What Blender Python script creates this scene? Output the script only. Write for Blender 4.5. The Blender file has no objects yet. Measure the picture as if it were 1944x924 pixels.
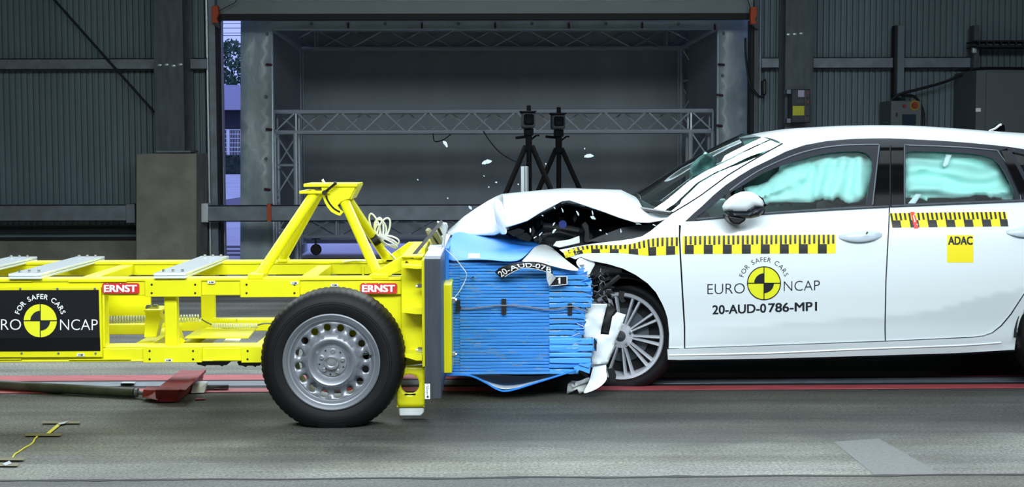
import bpy, bmesh, math, random
from mathutils import Vector, Matrix, noise as mnoise
from mathutils.geometry import delaunay_2d_cdt
random.seed(7)
PI = math.pi
S = bpy.context.scene
COL = S.collection
# ------------------------------------------------------------------ camera
FPX, CAMZ = 2728.0, 1.31
cam_d = bpy.data.cameras.new('camera'); cam = bpy.data.objects.new('camera', cam_d); COL.objects.link(cam)
cam_d.sensor_width = 36; cam_d.lens = 36*FPX/1944
CM = Matrix.Rotation(math.radians(-0.8), 4, 'Z') @ Matrix.Rotation(PI/2-math.radians(3.71), 4, 'X') @ Matrix.Rotation(math.radians(-0.17), 4, 'Z')
cam.matrix_world = Matrix.Translation((0, 0, CAMZ)) @ CM
S.camera = cam
cam_d.clip_end = 400
# ------------------------------------------------------------------ light
w = bpy.data.worlds.new('sky'); S.world = w; w.use_nodes = True
bg = w.node_tree.nodes['Background']; bg.inputs[0].default_value = (0.36, 0.45, 1.0, 1); bg.inputs[1].default_value = 1.25
S.view_settings.view_transform = 'Standard'; S.view_settings.look = 'None'
S.view_settings.gamma = 1; S.view_settings.exposure = 0.0; S.view_settings.use_curve_mapping = False

BANK_TURN = -30
def area(name, loc, rot, sx, sy, power, spread=120, col=(0.875, 0.98, 1.05)):
    l = bpy.data.lights.new(name, 'AREA'); l.shape = 'RECTANGLE'; l.size = sx; l.size_y = sy
    l.energy = power; l.color = col; l.spread = math.radians(spread)
    o = bpy.data.objects.new(name, l); COL.objects.link(o); o.location = loc
    o.rotation_euler = [math.radians(a) for a in rot]; return o
# overhead flood bank: strips across the crash area
for i in range(4):
    area('flood_strip', (0.6, 5.0+i*1.5, 4.9), (0, 0, 0), 9.0, 0.95, 30, 125)
# stepped flood bank high on the far side, tipped back over the crash area
for i in range(11):
    o = area('flood_bank', (0, 0, 0), (0, 0, 0), 4.4, 0.44, 66, 150)
    o.matrix_world = Matrix.Translation((-6.2+i*1.12, 11.87, 4.69)) @ Matrix.Rotation(math.radians(-52), 4, 'X') @ Matrix.Rotation(math.radians(BANK_TURN), 4, 'Z')
# flood rows on the camera side, tipped towards the crash area
for i in range(2):
    area('flood_row', (0.4, 2.1-i*0.9, 4.3-i*0.35), (46+i*5, 0, 0), 8.0, 0.7, 140, 100)

# ------------------------------------------------------------------ helpers
def P(px, py, Y):
    d = CM.to_3x3() @ Vector(((px-972)/FPX, -(py-462)/FPX, -1))
    return Vector((0, 0, CAMZ)) + d*(Y/d.y)

def lin(c):
    c = c/255
    return c/12.92 if c <= .04045 else ((c+.055)/1.055)**2.4
def rgb(r, g, b): return (lin(r), lin(g), lin(b))

def mat(name, col, rough=.5, metal=0, var=0, vscale=8, bump=0, bscale=60, coat=0, stretch=(1, 1, 1), spec=.5, trans=0):
    m = bpy.data.materials.new(name); m.use_nodes = True
    nt = m.node_tree; b = nt.nodes['Principled BSDF']
    b.inputs['Base Color'].default_value = (*col, 1); b.inputs['Roughness'].default_value = rough
    b.inputs['Metallic'].default_value = metal; b.inputs['Coat Weight'].default_value = coat
    b.inputs['Specular IOR Level'].default_value = spec
    if coat: b.inputs['Coat Roughness'].default_value = .05
    if var or bump:
        g = nt.nodes.new('ShaderNodeNewGeometry'); mp = nt.nodes.new('ShaderNodeMapping'); mp.inputs['Scale'].default_value = stretch
        nt.links.new(g.outputs['Position'], mp.inputs[0])
    if var:
        n = nt.nodes.new('ShaderNodeTexNoise'); n.inputs['Scale'].default_value = vscale; n.inputs['Detail'].default_value = 6
        nt.links.new(mp.outputs[0], n.inputs['Vector'])
        r = nt.nodes.new('ShaderNodeMapRange'); r.inputs[1].default_value = .3; r.inputs[2].default_value = .7
        r.inputs[3].default_value = 1-var; r.inputs[4].default_value = 1+var
        nt.links.new(n.outputs[0], r.inputs[0])
        mx = nt.nodes.new('ShaderNodeVectorMath'); mx.operation = 'SCALE'; mx.inputs[0].default_value = col
        nt.links.new(r.outputs[0], mx.inputs['Scale']); nt.links.new(mx.outputs[0], b.inputs['Base Color'])
    if bump:
        n2 = nt.nodes.new('ShaderNodeTexNoise'); n2.inputs['Scale'].default_value = bscale; n2.inputs['Detail'].default_value = 4
        nt.links.new(mp.outputs[0], n2.inputs['Vector'])
        bp = nt.nodes.new('ShaderNodeBump'); bp.inputs['Strength'].default_value = bump; bp.inputs['Distance'].default_value = .02
        nt.links.new(n2.outputs[0], bp.inputs['Height']); nt.links.new(bp.outputs[0], b.inputs['Normal'])
    return m

def glass(name, tint, ior=1.5, extra=0.0):
    m = bpy.data.materials.new(name); m.use_nodes = True; nt = m.node_tree; nt.nodes.clear()
    o = nt.nodes.new('ShaderNodeOutputMaterial'); t = nt.nodes.new('ShaderNodeBsdfTransparent'); t.inputs[0].default_value = (*tint, 1)
    g = nt.nodes.new('ShaderNodeBsdfGlossy'); g.inputs['Roughness'].default_value = .01
    f = nt.nodes.new('ShaderNodeFresnel'); f.inputs[0].default_value = ior
    ad = nt.nodes.new('ShaderNodeMath'); ad.operation = 'ADD'; ad.inputs[1].default_value = extra; ad.use_clamp = True
    mx = nt.nodes.new('ShaderNodeMixShader'); nt.links.new(f.outputs[0], ad.inputs[0]); nt.links.new(ad.outputs[0], mx.inputs[0])
    nt.links.new(t.outputs[0], mx.inputs[1]); nt.links.new(g.outputs[0], mx.inputs[2]); nt.links.new(mx.outputs[0], o.inputs[0])
    return m

M = dict(
    yellow=mat('yellow paint', rgb(236, 231, 16), .38, var=.04, vscale=5, coat=.2),
    white=mat('white car paint', rgb(236, 244, 246), .3, coat=.7),
    whitep=mat('white plastic', rgb(225, 230, 228), .5),
    alu=mat('milled aluminium', rgb(205, 212, 215), .35, .55, var=.05, vscale=30, stretch=(1, 8, 8)),
    aluplate=mat('aluminium plate', rgb(78, 83, 90), .42, .6, var=.12, vscale=6, stretch=(6, 6, .6)),
    steel=mat('galvanised steel', rgb(112, 120, 128), .5, .35, var=.2, vscale=9),
    steeld=mat('dark galvanised steel', rgb(74, 82, 88), .55, .3, var=.25, vscale=7, stretch=(3, 3, .7)),
    sheet=mat('corrugated sheet', rgb(104, 120, 126), .6, .2, var=.12, vscale=3, stretch=(1, 1, .2)),
    concrete=mat('concrete', rgb(128, 126, 116), .9, var=.2, vscale=5, bump=.3, bscale=30),
    black=mat('black plastic', rgb(16, 17, 19), .45),
    blackg=mat('gloss black', rgb(8, 8, 10), .1, spec=.35),
    trim=mat('satin black trim', rgb(38, 42, 50), .35, .3),
    rubber=mat('rubber', rgb(9, 9, 11), .6, var=.12, vscale=30, spec=.3),
    matte=mat('matte black', rgb(7, 7, 9), .8, spec=.2), cap=mat('mirror cap paint', rgb(226, 234, 238), .45),
    dark=mat('dark cavity', rgb(14, 15, 17), .8),
    grey=mat('grey plastic', rgb(60, 63, 66), .6, var=.15, vscale=20),
    rim=mat('painted steel wheel', rgb(142, 146, 152), .38, .55),
    rimal=mat('alloy wheel', rgb(222, 226, 230), .3, .35),
    chrome=mat('bright metal', rgb(215, 218, 220), .2, .9),
    blue=mat('blue honeycomb paint', rgb(88, 172, 250), .34, .1, var=.06, vscale=14, stretch=(.4, 1, 2)),
    blues=mat('blue sheet', rgb(52, 136, 232), .5, spec=.25),
    bare=mat('bare aluminium foil', rgb(214, 220, 228), .3, .6, var=.1, vscale=20),
    red=mat('red sign', rgb(214, 40, 48), .45),
    redp=mat('worn red paint', rgb(136, 30, 34), .55, var=.3, vscale=14),
    signw=mat('white lettering', rgb(240, 242, 240), .5),
    signk=mat('black sign', rgb(22, 23, 27), .35, var=.1, vscale=3),
    signk2=mat('black tape band', rgb(9, 9, 11), .3),
    ink=mat('black lettering', rgb(28, 32, 38), .5),
    stick=mat('yellow sticker', rgb(252, 232, 34), .45),
    logo=mat('yellow emblem', rgb(240, 240, 40), .45),
    stickk=mat('black sticker', rgb(36, 36, 34), .45),
    bag=mat('aqua airbag cloth', rgb(186, 248, 238), .75, bump=.08, bscale=18),
    bagw=mat('white strap', rgb(215, 240, 240), .7),
    tarp=mat('grey tarpaulin', rgb(150, 164, 162), .34, var=.18, vscale=2.5, bump=.9, bscale=3.2, stretch=(1.6, 1, .8)),
    cloth=mat('dark grey backdrop cloth', rgb(168, 176, 180), .85, var=.1, vscale=1.2, stretch=(2, 1, .3), bump=.5, bscale=4),
    truss=mat('truss tube', rgb(205, 213, 220), .26, .4),
    olive=mat('old plywood', rgb(120, 116, 66), .7, var=.15, vscale=12),
    hose=mat('pale coiled hose', rgb(246, 248, 236), .4),
    hosek=mat('dark hydraulic hose', rgb(72, 76, 66), .55, var=.35, vscale=12),
    orange=mat('orange strap', rgb(178, 66, 20), .6),
    tape=mat('brown tape', rgb(92, 88, 58), .5),
    shard=mat('white plastic splinter', rgb(220, 236, 240), .3, bump=.2),
    blackw=mat('dark rubber seal', rgb(13, 15, 17), .7),
    panelg=mat('sectional door panel', rgb(112, 122, 124), .5, var=.06, vscale=3),
    bluec=mat('blue cap', rgb(30, 50, 120), .4),
    leaf=mat('leaves', rgb(60, 92, 66), .7, var=.5, vscale=6),
    leafd=mat('hedge leaves', rgb(34, 52, 40), .8, var=.5, vscale=8),
    outw=mat('white wall outside', rgb(170, 170, 190), .8),
    outg=mat('pale paving', rgb(190, 188, 200), .9, var=.15, vscale=.6),
    outd=mat('dark opening', rgb(40, 42, 52), .8),
    cab=mat('grey cabinet', rgb(86, 94, 98), .55, var=.05),
    red2=mat('red button', rgb(130, 30, 24), .4), ylw=mat('dull yellow collar', rgb(140, 110, 20), .6),
    screen=mat('panel display', rgb(40, 50, 64), .2),
    glass=glass('side glass', (.93, .97, .97), 1.45),
    wglass=glass('windscreen glass', (.8, .9, .9), 1.5, .1),
)

OFF = {}
def emp(name, loc, label, cat, group=None):
    o = bpy.data.objects.new(name, None); COL.objects.link(o); o.location = loc; o.empty_display_size = .1
    OFF[o.name] = Vector(loc); tag(o, label, cat, group); return o
def tag(o, label=None, cat=None, group=None, kind=None):
    if label: o['label'] = label
    if cat: o['category'] = cat
    if group: o['group'] = group
    if kind: o['kind'] = kind
    return o

class B:
    def __init__(s): s.v = []; s.f = []; s.m = []; s.cm = 0
    def mi(s, i): s.cm = i; return s
    def add(s, vs, fs):
        n = len(s.v); s.v += [Vector(v) for v in vs]
        for f in fs: s.f.append([i+n for i in f]); s.m.append(s.cm)
        return s
    def box(s, a, b):
        x0, x1 = sorted((a[0], b[0])); y0, y1 = sorted((a[1], b[1])); z0, z1 = sorted((a[2], b[2]))
        vs = [(x, y, z) for z in (z0, z1) for y in (y0, y1) for x in (x0, x1)]
        return s.add(vs, [(0, 2, 3, 1), (4, 5, 7, 6), (0, 1, 5, 4), (2, 6, 7, 3), (0, 4, 6, 2), (1, 3, 7, 5)])
    def pbox(s, x0, y0, x1, y1, Y0, Y1):
        a = P(x0, (y0+y1)/2, Y0); b = P(x1, (y0+y1)/2, Y0); c = P((x0+x1)/2, y0, Y0); d = P((x0+x1)/2, y1, Y0)
        return s.box((a.x, Y0, d.z), (b.x, Y1, c.z))
    def prism(s, pts, Y0, Y1):          # pts: pixel outline on the plane Y0
        q = [P(x, y, Y0) for x, y in pts]; n = len(q)
        ar = sum(q[i].x*q[(i+1) % n].z-q[(i+1) % n].x*q[i].z for i in range(n))
        if ar < 0: q = q[::-1]
        vs = [(p.x, Y0, p.z) for p in q]+[(p.x, Y1, p.z) for p in q]
        fs = [list(range(n)), list(range(2*n-1, n-1, -1))]+[(i, i+n, (i+1) % n+n, (i+1) % n) for i in range(n)]
        return s.add(vs, fs)
    def hull8(s, near, far):            # two quads of 3-D points joined to a solid
        return s.add(list(near)+list(far), [(0, 1, 2, 3), (7, 6, 5, 4), (0, 4, 5, 1), (1, 5, 6, 2), (2, 6, 7, 3), (3, 7, 4, 0)])
    def tube(s, pts, r, n=10, cap=True, r2=None):
        pts = [Vector(p) for p in pts]; k = len(pts); rings = []; up = None
        for i, p in enumerate(pts):
            t = (pts[min(i+1, k-1)]-pts[max(i-1, 0)])
            if t.length < 1e-9: t = Vector((0, 0, 1))
            t.normalize()
            if up is None:
                up = Vector((0, 0, 1)) if abs(t.z) < .9 else Vector((0, 1, 0))
            a = up-t*up.dot(t)
            if a.length < 1e-6: a = t.orthogonal()
            a.normalize(); up = a; b = t.cross(a)
            rr = r if r2 is None else r+(r2-r)*i/(k-1)
            rings.append([p+(a*math.cos(2*PI*j/n)+b*math.sin(2*PI*j/n))*rr for j in range(n)])
        vs = [v for R in rings for v in R]; fs = []
        for i in range(k-1):
            for j in range(n): fs.append((i*n+j, i*n+(j+1) % n, (i+1)*n+(j+1) % n, (i+1)*n+j))
        if cap: fs += [list(range(n-1, -1, -1)), [(k-1)*n+j for j in range(n)]]
        return s.add(vs, fs)
    def ptube(s, pts, r, n=10): return s.tube([P(*p) for p in pts], r, n)
    def lathe(s, prof, c, n=48, notch=None, close=False):   # axis along Y; prof: (r, dy)
        vs = []; k = len(prof)
        for j in range(n):
            a = 2*PI*j/n
            for i, (r, dy) in enumerate(prof):
                if notch: r = notch(i, j, r)
                vs.append((c[0]+r*math.cos(a), c[1]+dy, c[2]+r*math.sin(a)))
        fs = []
        for j in range(n):
            for i in range(k-1 if not close else k):
                i2 = (i+1) % k
                fs.append((j*k+i, j*k+i2, ((j+1) % n)*k+i2, ((j+1) % n)*k+i))
        return s.add(vs, fs)
    def ball(s, c, rx, ry, rz, nu=16, nv=10):
        vs = []; fs = []
        for i in range(nv+1):
            t = PI*i/nv
            for j in range(nu):
                a = 2*PI*j/nu
                vs.append((c[0]+rx*math.sin(t)*math.cos(a), c[1]+ry*math.sin(t)*math.sin(a), c[2]+rz*math.cos(t)))
        for i in range(nv):
            for j in range(nu): fs.append((i*nu+j, (i+1)*nu+j, (i+1)*nu+(j+1) % nu, i*nu+(j+1) % nu))
        return s.add(vs, fs)
    def build(s, name, mats, parent=None, smooth=35, bevel=0, solid=0, sub=0, fixn=True):
        off = Vector((0, 0, 0))
        if parent is not None: off = OFF[parent.name]
        me = bpy.data.meshes.new(name); me.from_pydata([v-off for v in s.v], [], s.f)
        if not isinstance(mats, (list, tuple)): mats = [mats]
        for m in mats: me.materials.append(M[m] if isinstance(m, str) else m)
        me.polygons.foreach_set('material_index', s.m)
        if fixn:
            bm = bmesh.new(); bm.from_mesh(me); bmesh.ops.remove_doubles(bm, verts=bm.verts, dist=1e-6)
            bmesh.ops.recalc_face_normals(bm, faces=bm.faces); bm.to_mesh(me); bm.free()
        if smooth:
            me.polygons.foreach_set('use_smooth', [True]*len(me.polygons)); me.set_sharp_from_angle(angle=math.radians(smooth))
        me.update()
        o = bpy.data.objects.new(name, me); COL.objects.link(o)
        OFF[o.name] = off
        if parent is not None: o.parent = parent
        if solid:
            d = o.modifiers.new('solid', 'SOLIDIFY'); d.thickness = abs(solid); d.offset = -1 if solid > 0 else 1
        if bevel:
            d = o.modifiers.new('bevel', 'BEVEL'); d.width = bevel; d.segments = 2; d.limit_method = 'ANGLE'; d.angle_limit = math.radians(40)
        if sub:
            d = o.modifiers.new('sub', 'SUBSURF'); d.levels = sub; d.render_levels = sub
        return o

def inside(p, poly):
    x, y = p; c = False; n = len(poly); j = n-1
    for i in range(n):
        xi, yi = poly[i][0], poly[i][1]; xj, yj = poly[j][0], poly[j][1]
        if (yi > y) != (yj > y) and x < (xj-xi)*(y-yi)/(yj-yi)+xi: c = not c
        j = i
    return c
def edist(p, poly):
    d = 1e9; n = len(poly)
    for i in range(n):
        ax, ay = poly[i][:2]; bx, by = poly[(i+1) % n][:2]
        dx, dy = bx-ax, by-ay; L = dx*dx+dy*dy
        t = 0 if L == 0 else max(0, min(1, ((p[0]-ax)*dx+(p[1]-ay)*dy)/L))
        d = min(d, math.hypot(p[0]-ax-t*dx, p[1]-ay-t*dy))
    return d
def dens(poly, step):
    out = []; n = len(poly)
    for i in range(n):
        a = poly[i]; b = poly[(i+1) % n]; k = max(1, int(math.hypot(b[0]-a[0], b[1]-a[1])/step))
        out += [(a[0]+(b[0]-a[0])*j/k, a[1]+(b[1]-a[1])*j/k) for j in range(k)]
    return out
def smooth_line(pts, k=4):               # open Catmull-Rom
    out = []; n = len(pts)
    for i in range(n-1):
        p0 = pts[max(i-1, 0)]; p1 = pts[i]; p2 = pts[i+1]; p3 = pts[min(i+2, n-1)]
        for j in range(k):
            t = j/k
            out.append(tuple(.5*((2*b)+(c-a)*t+(2*a-5*b+4*c-d)*t*t+(-a+3*b-3*c+d)*t**3) for a, b, c, d in zip(p0, p1, p2, p3)))
    out.append(tuple(pts[-1])); return out
def cdt(outline, step, holes=(), grid=True):
    polys = [dens(outline, step)]+[dens(h, step) for h in holes]
    vs = []; es = []
    for p in polys:
        n0 = len(vs); vs += [Vector(q) for q in p]; es += [(n0+i, n0+(i+1) % len(p)) for i in range(len(p))]
    if grid:
        x0 = min(p[0] for p in outline); x1 = max(p[0] for p in outline); y0 = min(p[1] for p in outline); y1 = max(p[1] for p in outline)
        j = 0; y = y0+step*.5
        while y < y1:
            x = x0+step*(.5+.5*(j % 2))
            while x < x1:
                q = (x, y)
                if inside(q, outline) and edist(q, outline) > step*.45 and all((not inside(q, h)) and edist(q, h) > step*.45 for h in holes): vs.append(Vector(q))
                x += step
            y += step*.87; j += 1
    r = delaunay_2d_cdt(vs, es, [], 0, 1e-7)
    V = [tuple(v) for v in r[0]]; F = []
    for f in r[2]:
        c = (sum(V[i][0] for i in f)/len(f), sum(V[i][1] for i in f)/len(f))
        if inside(c, outline) and not any(inside(c, h) for h in holes): F.append(list(f))
    return V, F
def orient(F, pts):                     # front faces look towards -Y
    out = []
    for f in F:
        a, b, c = (Vector(pts[i]) for i in f[:3])
        out.append(f if (b-a).cross(c-a).y < 0 else f[::-1])
    return out
def panel(name, outline, m, parent, lift, step=10, holes=(), solid=.004, smooth=60, grid=True, nrm=None, sub=0):
    V, F = cdt(outline, step, holes, grid)
    pts = [lift(*p) for p in V]
    if nrm:                              # exact surface normals, and a rim going inwards
        off = OFF[parent.name]; F = orient(F, pts); cnt = {}
        for f in F:
            for i in range(len(f)): e = (f[i], f[(i+1) % len(f)]); cnt[e] = 1
        bd = [e for e in cnt if (e[1], e[0]) not in cnt]
        N = [nrm(p) for p in pts]; vs = [p-off for p in pts]; fs = list(F); ln = [N[i] for f in F for i in f]
        for a, c in bd:
            n0 = len(vs); d = Vector((0, solid, 0)); vs += [pts[a]-off, pts[c]-off, pts[c]-off+d, pts[a]-off+d]; fs.append([n0+1, n0, n0+3, n0+2]); ln += [(0, 0, 0)]*4
        me = bpy.data.meshes.new(name); me.from_pydata(vs, [], fs); me.materials.append(M[m] if isinstance(m, str) else m)
        me.polygons.foreach_set('use_smooth', [True]*len(F)+[False]*(len(fs)-len(F))); me.update()
        me.normals_split_custom_set([tuple(v) for v in ln])
        o = bpy.data.objects.new(name, me); COL.objects.link(o); OFF[o.name] = off; o.parent = parent
        return o
    b = B(); b.add(pts, orient(F, pts))
    return b.build(name, m, parent, smooth, solid=solid, fixn=False, sub=sub)
def sheet(name, rows, m, parent, solid=.003, sub=2, smooth=80):   # rows of (px,py,Y)
    b = B(); n = len(rows[0]); pts = [P(*p) for r in rows for p in r]
    fs = [(i*n+j, i*n+j+1, (i+1)*n+j+1, (i+1)*n+j) for i in range(len(rows)-1) for j in range(n-1)]
    b.add(pts, fs)
    return b.build(name, m, parent, smooth, solid=solid, sub=sub)
def plane(Y): return lambda px, py: P(px, py, Y)

def text2d(body, bold=0.0):
    cu = bpy.data.curves.new('t', 'FONT'); cu.body = body; cu.size = 1; cu.offset = bold; cu.resolution_u = 4
    o = bpy.data.objects.new('t', cu); COL.objects.link(o)
    bpy.context.view_layer.update()
    me = bpy.data.meshes.new_from_object(o.evaluated_get(bpy.context.evaluated_depsgraph_get()))
    V = [(v.co.x, v.co.y) for v in me.vertices]; F = [list(p.vertices) for p in me.polygons]
    bpy.data.objects.remove(o); bpy.data.curves.remove(cu); bpy.data.meshes.remove(me)
    return V, F
def lettering(b, body, x0, ybase, wpx, hpx, lift, tilt=0, bold=0.0):
    V, F = text2d(body, min(bold, 0))
    ax = min(v[0] for v in V); bx = max(v[0] for v in V); ay = 0; by = max(v[1] for v in V)
    ca, sa = math.cos(tilt), math.sin(tilt)
    for kk, (dx, dy) in enumerate([(0, 0)] if bold <= 0 else [(-bold, -bold*.6), (-bold, bold*.6), (0, 0), (bold, -bold*.6), (bold, bold*.6)]):
        pts = []
        for x, y in V:
            u = (x+dx-ax)/(bx-ax)*wpx; v = (y+dy-ay)/(by-ay)*hpx
            pts.append(lift(x0+u*ca-v*sa*0, ybase+u*sa-v)-Vector((0, kk*.00025, 0)))
        b.add(pts, orient(F, pts))
def arc_lettering(b, body, cx, cy, r, a0, a1, h, lift, bold=0.0):
    chars = [c for c in body]; ws = []
    for c in chars:
        if c == ' ': ws.append((None, .32)); continue
        V, F = text2d(c, bold); ax = min(v[0] for v in V); bx = max(v[0] for v in V); ws.append(((V, F, ax), bx-ax))
    cap = .72; sc = h/cap; gap = .12
    tot = sum(x[1] for x in ws)+gap*(len(ws)-1); u = 0
    for g, wd in ws:
        if g:
            V, F, ax = g; am = math.radians(a0+(a1-a0)*((u+wd/2)/tot)); pts = []
            for x, y in V:
                lx = (x-ax-wd/2)*sc; ly = y*sc
                R = r+ly; th = -(am-PI/2)
                # tangent frame at angle am
                ex, ey = math.sin(am), math.cos(am)
                X = cx+r*math.cos(am)+lx*math.sin(am)+ly*math.cos(am)
                Yp = cy-(r*math.sin(am)-lx*math.cos(am)+ly*math.sin(am))
                pts.append(lift(X, Yp))
            b.add(pts, orient(F, pts))
        u += wd+gap
def sector(b, cx, cy, r0, r1, a0, a1, lift, n=16):
    pts = []
    for i in range(n+1):
        a = math.radians(a0+(a1-a0)*i/n)
        for r in (r0, r1): pts.append(lift(cx+r*math.cos(a), cy-r*math.sin(a)))
    fs = [(2*i, 2*i+1, 2*i+3, 2*i+2) for i in range(n)]
    b.add(pts, orient(fs, [p+Vector((0, 0, 0)) for p in pts]) if r0 > 0 else orient([(2*i, 2*i+1, 2*i+3) for i in range(n)], pts))
def quadpx(b, q, lift, n=1):
    pts = []; 
    for j in range(n+1):
        for i in range(n+1):
            u = i/n; v = j/n
            x = (q[0][0]*(1-u)+q[1][0]*u)*(1-v)+(q[3][0]*(1-u)+q[2][0]*u)*v
            y = (q[0][1]*(1-u)+q[1][1]*u)*(1-v)+(q[3][1]*(1-u)+q[2][1]*u)*v
            pts.append(lift(x, y))
    fs = [(j*(n+1)+i, j*(n+1)+i+1, (j+1)*(n+1)+i+1, (j+1)*(n+1)+i) for j in range(n) for i in range(n)]
    b.add(pts, orient(fs, pts))
def emblem(name, cx, cy, r, lift, parent, ring=True):
    b = B()
    sector(b, cx, cy, 0, r, 0, 360, lambda x, y: lift(x, y, .0012), 48)
    b.mi(1); L = lambda x, y: lift(x, y, .0022)
    sector(b, cx, cy, 0, r*.6, 90, 180, L, 12); sector(b, cx, cy, 0, r*.6, 270, 360, L, 12)
    L2 = lambda x, y: lift(x, y, .0028); t = r*.028
    quadpx(b, [(cx-r, cy-t), (cx+r, cy-t), (cx+r, cy+t), (cx-r, cy+t)], L2, 4)
    quadpx(b, [(cx-t, cy-r), (cx+t, cy-r), (cx+t, cy+r), (cx-t, cy+r)], L2, 4)
    if ring: sector(b, cx, cy, r*.97, r*1.03, 0, 360, L2, 48)
    return b.build(name, ['logo', 'ink'], parent, 0, fixn=False)
# ================================================================== SETTING
WY = 14.2                                                     # back wall plane
def floor_mat():
    m = bpy.data.materials.new('worn floor with painted shade'); m.use_nodes = True; nt = m.node_tree; b = nt.nodes['Principled BSDF']
    N = nt.nodes.new; L = nt.links.new
    g = N('ShaderNodeNewGeometry'); sp = N('ShaderNodeSeparateXYZ'); L(g.outputs['Position'], sp.inputs[0])
    def nz(scale, st, detail=6, rough=.6):
        mp = N('ShaderNodeMapping'); mp.inputs['Scale'].default_value = st; L(g.outputs['Position'], mp.inputs[0])
        n = N('ShaderNodeTexNoise'); n.inputs['Scale'].default_value = scale; n.inputs['Detail'].default_value = detail; n.inputs['Roughness'].default_value = rough
        L(mp.outputs[0], n.inputs['Vector']); return n.outputs[0]
    def mr(s, a, b_, c, d):
        r = N('ShaderNodeMapRange'); L(s, r.inputs[0])
        for i, v in enumerate((a, b_, c, d)): r.inputs[i+1].default_value = v
        return r.outputs[0]
    def mul(a, b_):
        r = N('ShaderNodeMath'); r.operation = 'MULTIPLY'; L(a, r.inputs[0]); L(b_, r.inputs[1]); return r.outputs[0]
    speck = mr(nz(70, (1, 1, 1), 4, .75), .4, .6, .5, 1.45)
    streak = mr(nz(1.5, (.16, 2.6, 1), 6), .34, .66, .58, 1.38)
    blot = mr(nz(.9, (1, 1.4, 1), 5), .34, .66, .62, 1.22)
    # worn smoother track, with the vehicles' shadow painted into its darker tone
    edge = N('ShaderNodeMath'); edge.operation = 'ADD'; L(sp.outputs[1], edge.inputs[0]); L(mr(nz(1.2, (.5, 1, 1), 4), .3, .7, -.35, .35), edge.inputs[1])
    lane_shade = mr(edge.outputs[0], 5.95, 6.4, 1.0, .38)
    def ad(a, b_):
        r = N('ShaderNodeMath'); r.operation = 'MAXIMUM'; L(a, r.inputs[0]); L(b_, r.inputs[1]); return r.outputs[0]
    # this darkening ends at the rail and is weaker towards the left
    lane_shade = ad(lane_shade, mul(mr(edge.outputs[0], 7.9, 8.5, .0, 1.0), mr(sp.outputs[1], 9.2, 10.5, 1.0, .45)))
    lane_shade = ad(lane_shade, mr(sp.outputs[0], -1.9, -.6, .62, .0))
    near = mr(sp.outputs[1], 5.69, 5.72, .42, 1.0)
    v = mul(mul(mul(speck, streak), mul(blot, lane_shade)), near)
    tint = N('ShaderNodeMix'); tint.data_type = 'RGBA'; tint.inputs[6].default_value = (*rgb(112, 114, 110), 1); tint.inputs[7].default_value = (*rgb(112, 112, 98), 1); L(mr(nz(.7, (.4, 1.5, 1), 4), .4, .65, 0, 1), tint.inputs[0])
    vm = N('ShaderNodeVectorMath'); vm.operation = 'SCALE'; L(tint.outputs[2], vm.inputs[0]); L(v, vm.inputs['Scale'])
    L(vm.outputs[0], b.inputs['Base Color']); b.inputs['Roughness'].default_value = .72
    bp = N('ShaderNodeBump'); bp.inputs['Strength'].default_value = .6; bp.inputs['Distance'].default_value = .01
    L(nz(120, (1, 1, 1), 3, .7), bp.inputs['Height']); L(bp.outputs[0], b.inputs['Normal'])
    return m
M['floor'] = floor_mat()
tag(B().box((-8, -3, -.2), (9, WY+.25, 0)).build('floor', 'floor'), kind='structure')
tag(B().box((-8, -3, 6), (9, WY+.2, 6.1)).build('ceiling', 'cab'), kind='structure')
tag(B().box((-8.1, -3, 0), (-8, WY+.2, 6)).build('wall_left', 'cab'), kind='structure')
tag(B().box((9, -3, 0), (9.1, WY+.2, 6)).build('wall_right', 'cab'), kind='structure')
tag(B().box((-8, -3.1, 0), (9, -3, 6)).build('wall_front', 'cab'), kind='structure')
# crack along the floor edge in front
b = B(); pts = []
for i in range(81):
    x = -3+6*i/80; y = 5.69+.02*mnoise.noise((x*3, 0, 0)); h = .008+.022*abs(mnoise.noise((x*6, 5, 0)))
    pts += [(x, y-h, .0015), (x, y+h, .0015)]
b.add(pts, [(2*i, 2*i+2, 2*i+3, 2*i+1) for i in range(80)])
tag(b.build('trim_1', 'dark', smooth=0), kind='structure')
# lighter repair strip running towards the camera
b = B(); q = [P(1600, 830, 6), P(1700, 905, 6), P(1790, 905, 6), P(1680, 830, 6)]
def ground(px, py, z=0.0):
    d = CM.to_3x3() @ Vector(((px-972)/FPX, -(py-462)/FPX, -1)); return Vector((0, 0, CAMZ))+d*((z-CAMZ)/d.z)
M['patch'] = mat('floor repair strip', rgb(96, 99, 97), .8, var=.16, vscale=60)
b.add([ground(*p, .0012) for p in ((1582, 838), (1660, 901), (1786, 899), (1668, 832))], [(0, 1, 2, 3)])
tag(b.build('trim_2', 'patch', smooth=0), kind='structure')

def corr(x0, x1, z0, z1, Y, pitch=.058, d=.02):
    b = B(); prof = []; x = x0
    while x < x1:
        prof += [(x, 0), (x+pitch*.5, 0), (x+pitch*.62, d), (x+pitch*.88, d)]; x += pitch
    prof = [p for p in prof if p[0] <= x1]
    vs = [(px, Y+py, z) for px, py in prof for z in (z0, z1)]
    b.add(vs, [(2*i, 2*i+2, 2*i+3, 2*i+1) for i in range(len(prof)-1)])
    return b
gx0 = P(414, 285, WY).x; gx1 = P(1431, 285, WY).x; gz1 = P(930, 30, WY).z
zb = P(100, 428, WY).z
b = corr(-8, gx0-.1, zb, 6, WY); b.box((-8, WY+.06, 0), (gx0-.08, WY+.2, 6)); tag(b.build('wall_back', 'sheet', smooth=0), kind='structure')
b = corr(gx1+.1, 9, .5, 6, WY); b.box((gx1+.08, WY+.06, 0), (9, WY+.2, 6)); tag(b.build('wall_back.001', 'sheet', smooth=0), kind='structure')
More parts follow.
